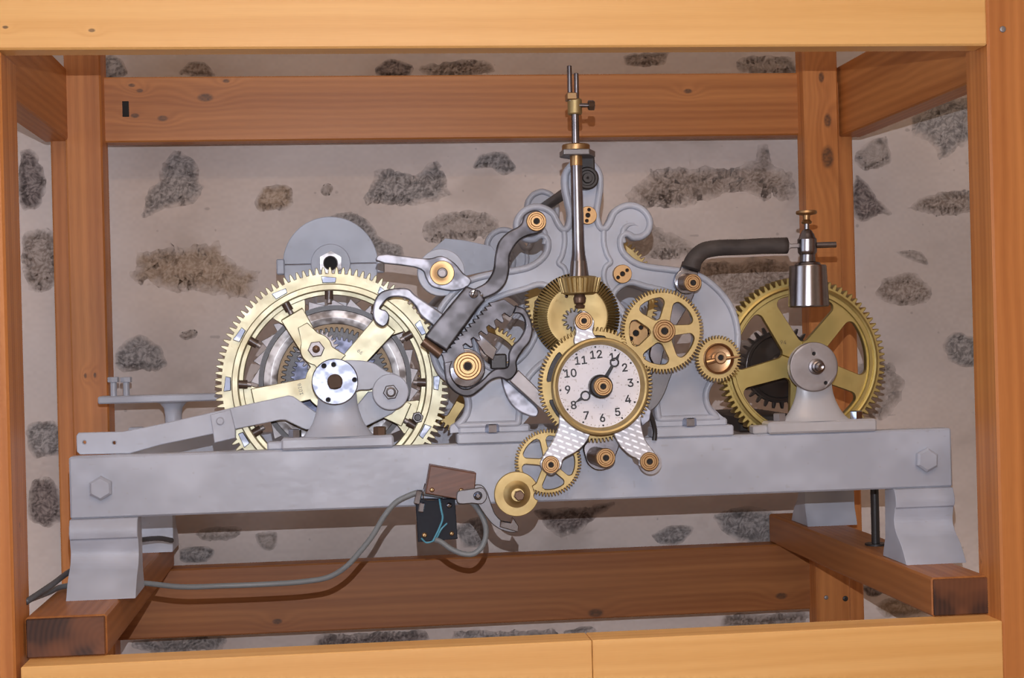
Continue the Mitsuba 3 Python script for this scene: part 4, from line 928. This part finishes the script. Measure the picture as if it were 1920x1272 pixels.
# stud with bronze barrel under the dial
ST1 = thing('stud_bush', 'bronze barrel stud on a dark steel arm just below the dial', 'bush')
obj('arm', plate(trace([(1095,838),(1112,822),(1140,815),(1162,826),(1158,845),(1140,878),(1120,882),(1104,872),(1098,858)], -.022), -.022, -.012, .001), 'dark_steel', ST1)
obj('barrel', tube([P3(1116, 855, -.022), P3(1133, 859, -.062)], pxr(1120, 855, -.03, 17), 24), 'bronze_dark', ST1)
bush(1136, 859, 18, -.068, -.058, ST1)
obj('shank', lathe([(.008, 0), (.008, .024)], P3(1117, 855, .001), n=16), 'dark_steel', ST1)

# ------------------------------------------------------------------ steel levers left of the middle
L1 = thing('release_lever', 'steel lever with pointed tail on a wide bronze bush, above the large pale wheel', 'lever')
y1 = -.006
obj('blade', tilt(plate(trace([(705,489),(710,478),(777,483),(806,485),(828,480),(853,494),(868,512),(884,526),(877,538),(853,546),(828,543),(808,536),(798,520),(794,509),(776,501)], y1, True, 3), y1, y1 + .009, .0012, soft=.001), -2), 'satin_steel', L1)
c = P3(829, 512, y1 - .004); R = pxr(829, 512, y1, 23)
b = obj('bush', lathe([(R, -.006), (R, -.0006), (R * .96, 0), (R * .62, 0), (R * .52, -.0012), (0, -.0012)], c, n=44), 'bronze', L1, 'flat bronze washer')
obj('stud', lathe([(9.5 * k1, -.004), (9.5 * k1, .007), (8 * k1, .008), (6 * k1, .008), (5.5 * k1, .006), (0, .006)], P3(829, 512, y1 - .005), n=24), 'dull_steel', L1)
obj('boss', plate(disc(px(826, 512, .02), pxr(826, 512, .02, 44), 48), .003, .02, .001), 'grey_paint', L1)
L2 = thing('hook_lever', 'polished steel hook curling over the right rim of the large pale wheel', 'lever')
y2 = -.020
obj('hook', tilt(plate(trace([(730,596),(726,608),(717,613),(704,605),(699,590),(703,563),(713,549),(732,542),(766,542),(778,553),(827,586),(850,605),(845,640),(807,607),(789,592),(781,578),(766,562),(742,557),(727,561),(719,570),(712,579),(722,582),(728,588)], y2, True, 4), y2, y2 + .011, .0016, soft=.0012), -2), 'satin_steel', L2)
L3 = thing('curved_lever', 'S curved steel lever running from the upper bronze bush down to a broad plate', 'lever')
y3 = -.040
obj('arm', plate(trace([(1006,394),(985,402),(977,421),(953,435),(936,453),(929,480),(925,508),(911,530),(895,539),(884,545),(885,575),(905,562),(932,549),(948,532),(955,508),(956,480),(965,462),(977,449),(991,442),(1010,437),(1022,425),(1022,405)], y3, True, 4), y3, y3 + .011, .0016, soft=.0012), 'smoked_steel', L3)
obj('broad_plate', tilt(plate(trace([(874,537),(799,627),(797,634),(838,659),(897,578),(910,563),(900,545)], y3 - .003, False), y3 - .003, y3 + .014, .0020, soft=.0015), -2), 'smoked_steel', L3, 'broad steel plate')
a, b = P3(793, 640, y3), P3(826, 664, y3)
obj('end_bar', tube([a, b], pxr(810, 650, y3, 9), 14), 'bronze_dark', L3, 'brown steel end bar')
sc_ = obj('screw', lathe([(8.5 * k1, 0), (8.5 * k1, .002), (6 * k1, .0035), (0, .0035)], P3(888, 551, y3 - .003), n=24), 'steel', L3)
q = px(888, 551, y3); obj('slot', plate(sector_bar(q, 1.2, -7 * k1, 7 * k1, 2 * k1, 2 * k1), y3 - .0068, y3 - .0062, .0001), 'hole_black', sc_)
obj('small_screw', lathe([(3.2 * k1, 0), (3.2 * k1, .002), (0, .003)], P3(903, 553, y3), n=14), 'steel', L3)
bush(1006, 415, 18.5, y3 - .010, YP0 + .004, L3)
L4 = thing('rack_lever', 'dark steel toothed rack with a looped handle, pivoted on a large bronze bush', 'lever')
y4 = -.034
def saw(p, q, n, depth, side):
    p, q = np.asarray(p, float), np.asarray(q, float); d = (q - p) / n; nn = np.array([-d[1], d[0]]); nn = nn / np.linalg.norm(nn) * side; out = []
    for i in range(n): out += [p + d * i, p + d * (i + .12) + nn * depth]
    return out + [q]
pA, pB = px(830, 668, y4), px(928, 566, y4)
top = saw(pA, pB, 13, 7 * k1, 1)
pC, pD = px(960, 592, y4), px(872, 660, y4)
low = []
d = (pD - pC) / 6; nn = _unit(np.array([-d[1], d[0]])) * 9 * k1
for i in range(6): low += [pC + d * i, pC + d * (i + .25) + nn * 0, pC + d * (i + .45) - nn * 1.3, pC + d * (i + .75) - nn * 1.3]
rack = Polygon([*top, px(945, 561, y4), px(967, 576, y4), *low, pD, px(862, 690, y4), px(836, 692, y4)]).buffer(0)
obj('rack_bar', plate(rack, y4, y4 + .009, .0008), 'smoked_steel', L4, 'toothed steel bar', smooth=False)
LOOP_O = [(832,680),(834,700),(838,719),(853,736),(870,744),(886,742),(904,729),(921,714),(938,709),(951,713),(962,708),(970,695),(969,678),(981,657),(994,640),(999,617),(993,594),(983,579),(967,573)]
LOOP_I = [(963,588),(976,589),(984,601),(984,617),(974,636),(962,648),(954,664),(954,676),(951,689),(941,691),(930,692),(920,698),(907,711),(894,721),(879,729),(866,728),(855,719),(847,706),(845,690),(850,676)]
obj('loop', plate(Polygon(np.vstack([spline(pts(LOOP_O, y4), 4, False), spline(pts(LOOP_I, y4), 4, False)])).buffer(0), y4 - .001, y4 + .009, .0016, soft=.0012), 'smoked_steel', L4, 'looped steel handle')
obj('disc', plate(disc(px(874, 690, y4), pxr(874, 690, y4, 36), 48), y4 + .0005, y4 + .010, .0012), 'steel', L4)
bush(877, 687, 26.5, y4 - .009, y4 + .002, L4)
obj('arbor', lathe([(.009, 0), (.009, .034)], P3(877, 689, .004), n=20), 'dark_steel', L4)
obj('stay', plate(trace([(888,634),(900,627),(932,655),(924,676),(908,664)], -.012, False), -.016, -.008, .001), 'steel', L4, smooth=False)
obj('block', rbox((px(920, 690, -.01)[0], -.008, px(920, 693, -.01)[1]), (px(951, 690, -.01)[0], .03, px(940, 664, -.01)[1]), .002), 'black_iron', L4, smooth=False)
DL = thing('detent_lever', 'brownish steel lever showing between the dial and the right leg of the scroll frame', 'lever')
obj('arm', plate(trace([(1236,688),(1260,690),(1254,714),(1242,744),(1228,764),(1213,772),(1200,752),(1212,715)], -.010), -.014, -.006, .0012), 'bar_iron', DL)
obj('foot', plate(trace([(1204,756),(1219,770),(1216,788),(1202,800),(1196,780)], -.014, False), -.022, -.013, .0012), 'satin_steel', DL, smooth=False)
obj('spring', tube(spline([P3(1217, 772, -.008), P3(1224, 790, -.006), P3(1228, 810, -.004), P3(1227, 826, -.004)], 5, False), .0035, 10), 'black_iron', DL)
L5 = thing('flat_bar', 'flat grey steel bar slanting from the rack handle down behind the dial', 'lever')
obj('bar', plate(trace([(955,714),(972,694),(1066,786),(1066,815)], -.024, False), -.026, -.020, .0012), 'dull_steel', L5, smooth=False)
L6 = thing('leaf_blade', 'curved steel blade shaped like a leaf below the rack handle', 'lever')
obj('blade', plate(trace([(941,708),(946,734),(959,759),(977,774),(1005,782),(1010,770),(990,748),(970,730),(951,714)], -.012), -.012, -.004, .0014, soft=.001), 'satin_steel', L6)

# ------------------------------------------------------------------ weighted arm on the right
WA = thing('weighted_arm', 'dark bent iron arm from the upper right bronze bush, holding the steel weight', 'lever')
y5 = -.024
arm = spline(pts([(1294,505),(1300,488),(1316,472),(1340,466),(1390,464),(1430,462),(1474,461)], y5), 5, False)
w = np.interp(np.arange(len(arm)), [0, 8, 20, len(arm) - 1], [17, 15, 14, 14.5]) * k3
obj('wrapped_bar', tube(np.stack([arm[:, 0], np.full(len(arm), y5 - .004), arm[:, 1]], 1), w, 16), 'dark_wrap', WA, 'dark wrapped bar', smooth=True)
obj('fork', plate(trace([(1470,449),(1480,458),(1500,457),(1500,465),(1480,466),(1472,475)], y5, False), y5 - .008, y5, .001), 'dull_steel', WA, smooth=False)
obj('hub_plate', plate(unary_union([disc(px(1288, 528, y5), pxr(1288, 528, y5, 24), 36), trace([(1274,512),(1282,490),(1312,494),(1308,520)], y5, False)]), y5, y5 + .010, .0014), 'steel', WA)
obj('tail', plate(trace([(1272,540),(1302,545),(1275,600),(1250,640),(1235,690),(1218,668),(1232,625),(1255,580)], -.02), -.020, -.012, .0012), 'dark_steel', WA, smooth=False)
obj('barrel', tube([P3(1286, 529, y5), P3(1297, 530, -.056)], pxr(1290, 530, -.03, 16), 24), 'bronze_dark', WA)
bush(1299.5, 530.5, 16.5, -.062, -.050, WA)
obj('arbor', lathe([(.009, 0), (.009, .03)], P3(1288, 529, .004), n=20), 'dark_steel', WA)
HW = thing('arm_weight', 'turned steel cylinder weight with brass thumb knob, hanging at the end of the wrapped arm', 'weight')
wy_ = y5 - .004; hx_ = X_at(1514, 480, wy_)
def hpart(name, rows, mat, lab=None):
    prof = [(pxr(1514, y, wy_, w_), Z_at(1514, y, wy_)) for y, w_ in rows]
    return obj(name, lathe(prof, (hx_, wy_, 0), (0, 0, 1), 40), mat, HW, lab)
hpart('cylinder', [(576, 35), (574, 37.5), (500, 34), (498, 33)], 'polished_steel', 'steel cylinder')
hpart('collar', [(499, 23), (497, 24), (493, 22), (491, 15)], 'dark_steel')
hpart('body', [(492, 14.5), (478, 14), (474, 17), (470, 17.5), (449, 17.5), (446, 15), (440, 13), (433, 9), (430, 5)], 'dark_steel')
hpart('stem', [(434, 4.5), (418, 4.5)], 'dark_steel')
kb_ = hpart('thumb_knob', [(420, 8), (417, 10), (414, 8), (412, 6), (404, 7), (402, 18), (400, 19.5), (396, 19), (395, 16)], 'bronze', 'brass thumb knob')
obj('cross_rod', tube([P3(1496, 461, wy_), P3(1567, 459, wy_)], pxr(1540, 460, wy_, 5.5), 14), 'dark_steel', HW)

# ------------------------------------------------------------------ switch, contact lever and cables
SW = thing('contact_switch', 'small dark wood block over a black plate with brass screws, on the girder', 'switch')
ys = -.035
blk = trace([(807, 873), (893, 888), (888, 942), (798, 926)], ys, False)
obj('wood_block', plate(blk, ys, -.0005, .0012), 'walnut', SW, 'brown wooden block', smooth=False)
pl = trace([(779, 936), (853, 936), (858, 1011), (784, 1017)], -.018, False)
obj('black_plate', plate(pl, -.018, -.010, .0008), 'bakelite', SW, 'black insulating plate', smooth=False)
def cscrew(x, y, Y, r, mat): 
    s = obj('screw', lathe([(pxr(x, y, Y, r), -.001), (pxr(x, y, Y, r), .001), (pxr(x, y, Y, r * .6), .0026), (0, .0028)], P3(x, y, Y), n=18), mat, SW)
    q = px(x, y, Y); obj('slot', plate(sector_bar(q, 1.3, -.7 * pxr(x, y, Y, r), .7 * pxr(x, y, Y, r), .0008, .0008), Y - .0031, Y - .0026, .00005), 'hole_black', s)
cscrew(810, 919, ys, 4.5, 'bronze'); cscrew(865, 920, ys, 4.5, 'bronze'); cscrew(796, 1004, -.018, 5, 'bronze'); cscrew(847, 1001, -.018, 4.5, 'bronze'); cscrew(842, 948, -.018, 5.5, 'steel')
obj('clip', join(rbox(P3(785, 943, -.026) , P3(796, 960, -.016), .0015, (0.2, [0, 1, 0])), rbox(P3(778, 920, -.024), P3(790, 945, -.017), .0012, (0.25, [0, 1, 0]))), 'steel', SW, smooth=False)
obj('wire_bail', tube(spline([P3(797, 907, -.026), P3(794, 920, -.03), P3(795, 936, -.026), P3(815, 938, -.024)], 5, False), .0007, 6), 'steel', SW)
WR = thing('blue_wire', 'pair of thin blue wires looping across the black switch plate', 'wire')
obj('strand', tube(spline([P3(824, 936, -.020), P3(827, 955, -.024), P3(830, 972, -.024), P3(824, 990, -.023), P3(812, 1015, -.021)], 6, False), .0015, 8), 'wire_blue', WR)
obj('strand', tube(spline([P3(838, 982, -.021), P3(828, 992, -.024), P3(816, 1012, -.020), P3(800, 1018, -.018), P3(790, 1010, -.021)], 6, False), .0013, 8), 'wire_blue', WR)
CL = thing('contact_lever', 'bent steel lever with a folded tip under the plain brass disc', 'lever')
obj('bracket', plate(trace([(858,922),(876,918),(890,916),(905,915),(913,930),(905,944),(885,944),(858,943)], -.036), -.040, -.032, .001), 'bar_iron', CL)
obj('arm', plate(trace([(890,910),(903,910),(912,920),(920,942),(930,966),(950,982),(968,985),(968,998),(945,996),(925,985),(908,965),(895,945),(886,930)], -.030), -.032, -.028, .0012), 'bar_iron', CL)
obj('tip', plate(trace([(938,977),(957,980),(961,970),(972,986),(971,998),(937,988)], -.036, False), -.040, -.028, .001), 'steel', CL, smooth=False)
pvc = px(896, 930, -.042); obj('pivot', lathe([(8 * k1, -.014), (8 * k1, .0), (6.5 * k1, .001), (4.5 * k1, -.0006), (3.5 * k1, .0025), (0, .0025)], (pvc[0], -.042, pvc[1]), n=28), 'steel', CL)
CB = thing('grey_cable', 'thin grey cable sagging from the left foot of the bed up to the switch', 'cable')
path = [P3(58, 1124, -.13), P3(90, 1112, -.02), P3(125, 1107, .06), P3(190, 1106, .07), P3(262, 1105.5, .06), P3(340, 1101, .04), P3(420, 1099, .03), P3(500, 1096, .03), P3(570, 1091, .02), P3(618, 1082, .01), P3(650, 1062, 0), P3(675, 1035, -.005), P3(700, 1003, -.01), P3(720, 969, -.014), P3(742, 943, -.016), P3(766, 930, -.017), P3(784, 924, -.018), P3(800, 925, -.016), P3(830, 930, -.014)]
for q in path[:5]: q[2] = max(q[2], z_bear + .005)
obj('sheath', tube(spline(path, 8, False), pxr(600, 1080, 0, 5.2), 12), 'cable_grey', CB, smooth=True)
loop = [P3(868, 932, -.024), P3(886, 944, -.022), P3(900, 962, -.02), P3(910, 985, -.02), P3(911, 1005, -.02), P3(904, 1025, -.02), P3(888, 1039, -.02), P3(868, 1039, -.02), P3(846, 1030, -.02), P3(826, 1016, -.02), P3(815, 1012, -.021)]
obj('loop_end', tube(spline(loop, 8, False), pxr(600, 1080, 0, 5.2), 12), 'cable_grey', CB, smooth=True)
CB2 = thing('dark_cable', 'dark cable running back along the left bearer behind the foot of the bed', 'cable')
path = [P3(48, 1130, -.14), P3(75, 1112, -.12), P3(100, 1095, -.05), P3(130, 1073, .04), P3(190, 1040, .16), P3(240, 1018, .26), P3(270, 1012, .31), P3(300, 1010, .34), P3(322, 1014, .37)]
for q in path: q[2] = max(q[2], z_bear + (.014 if q[1] < .1 else .006))
obj('sheath', tube(spline(path, 8, False), pxr(130, 1073, 0, 5.5), 10), 'cable_dark', CB2, smooth=True)
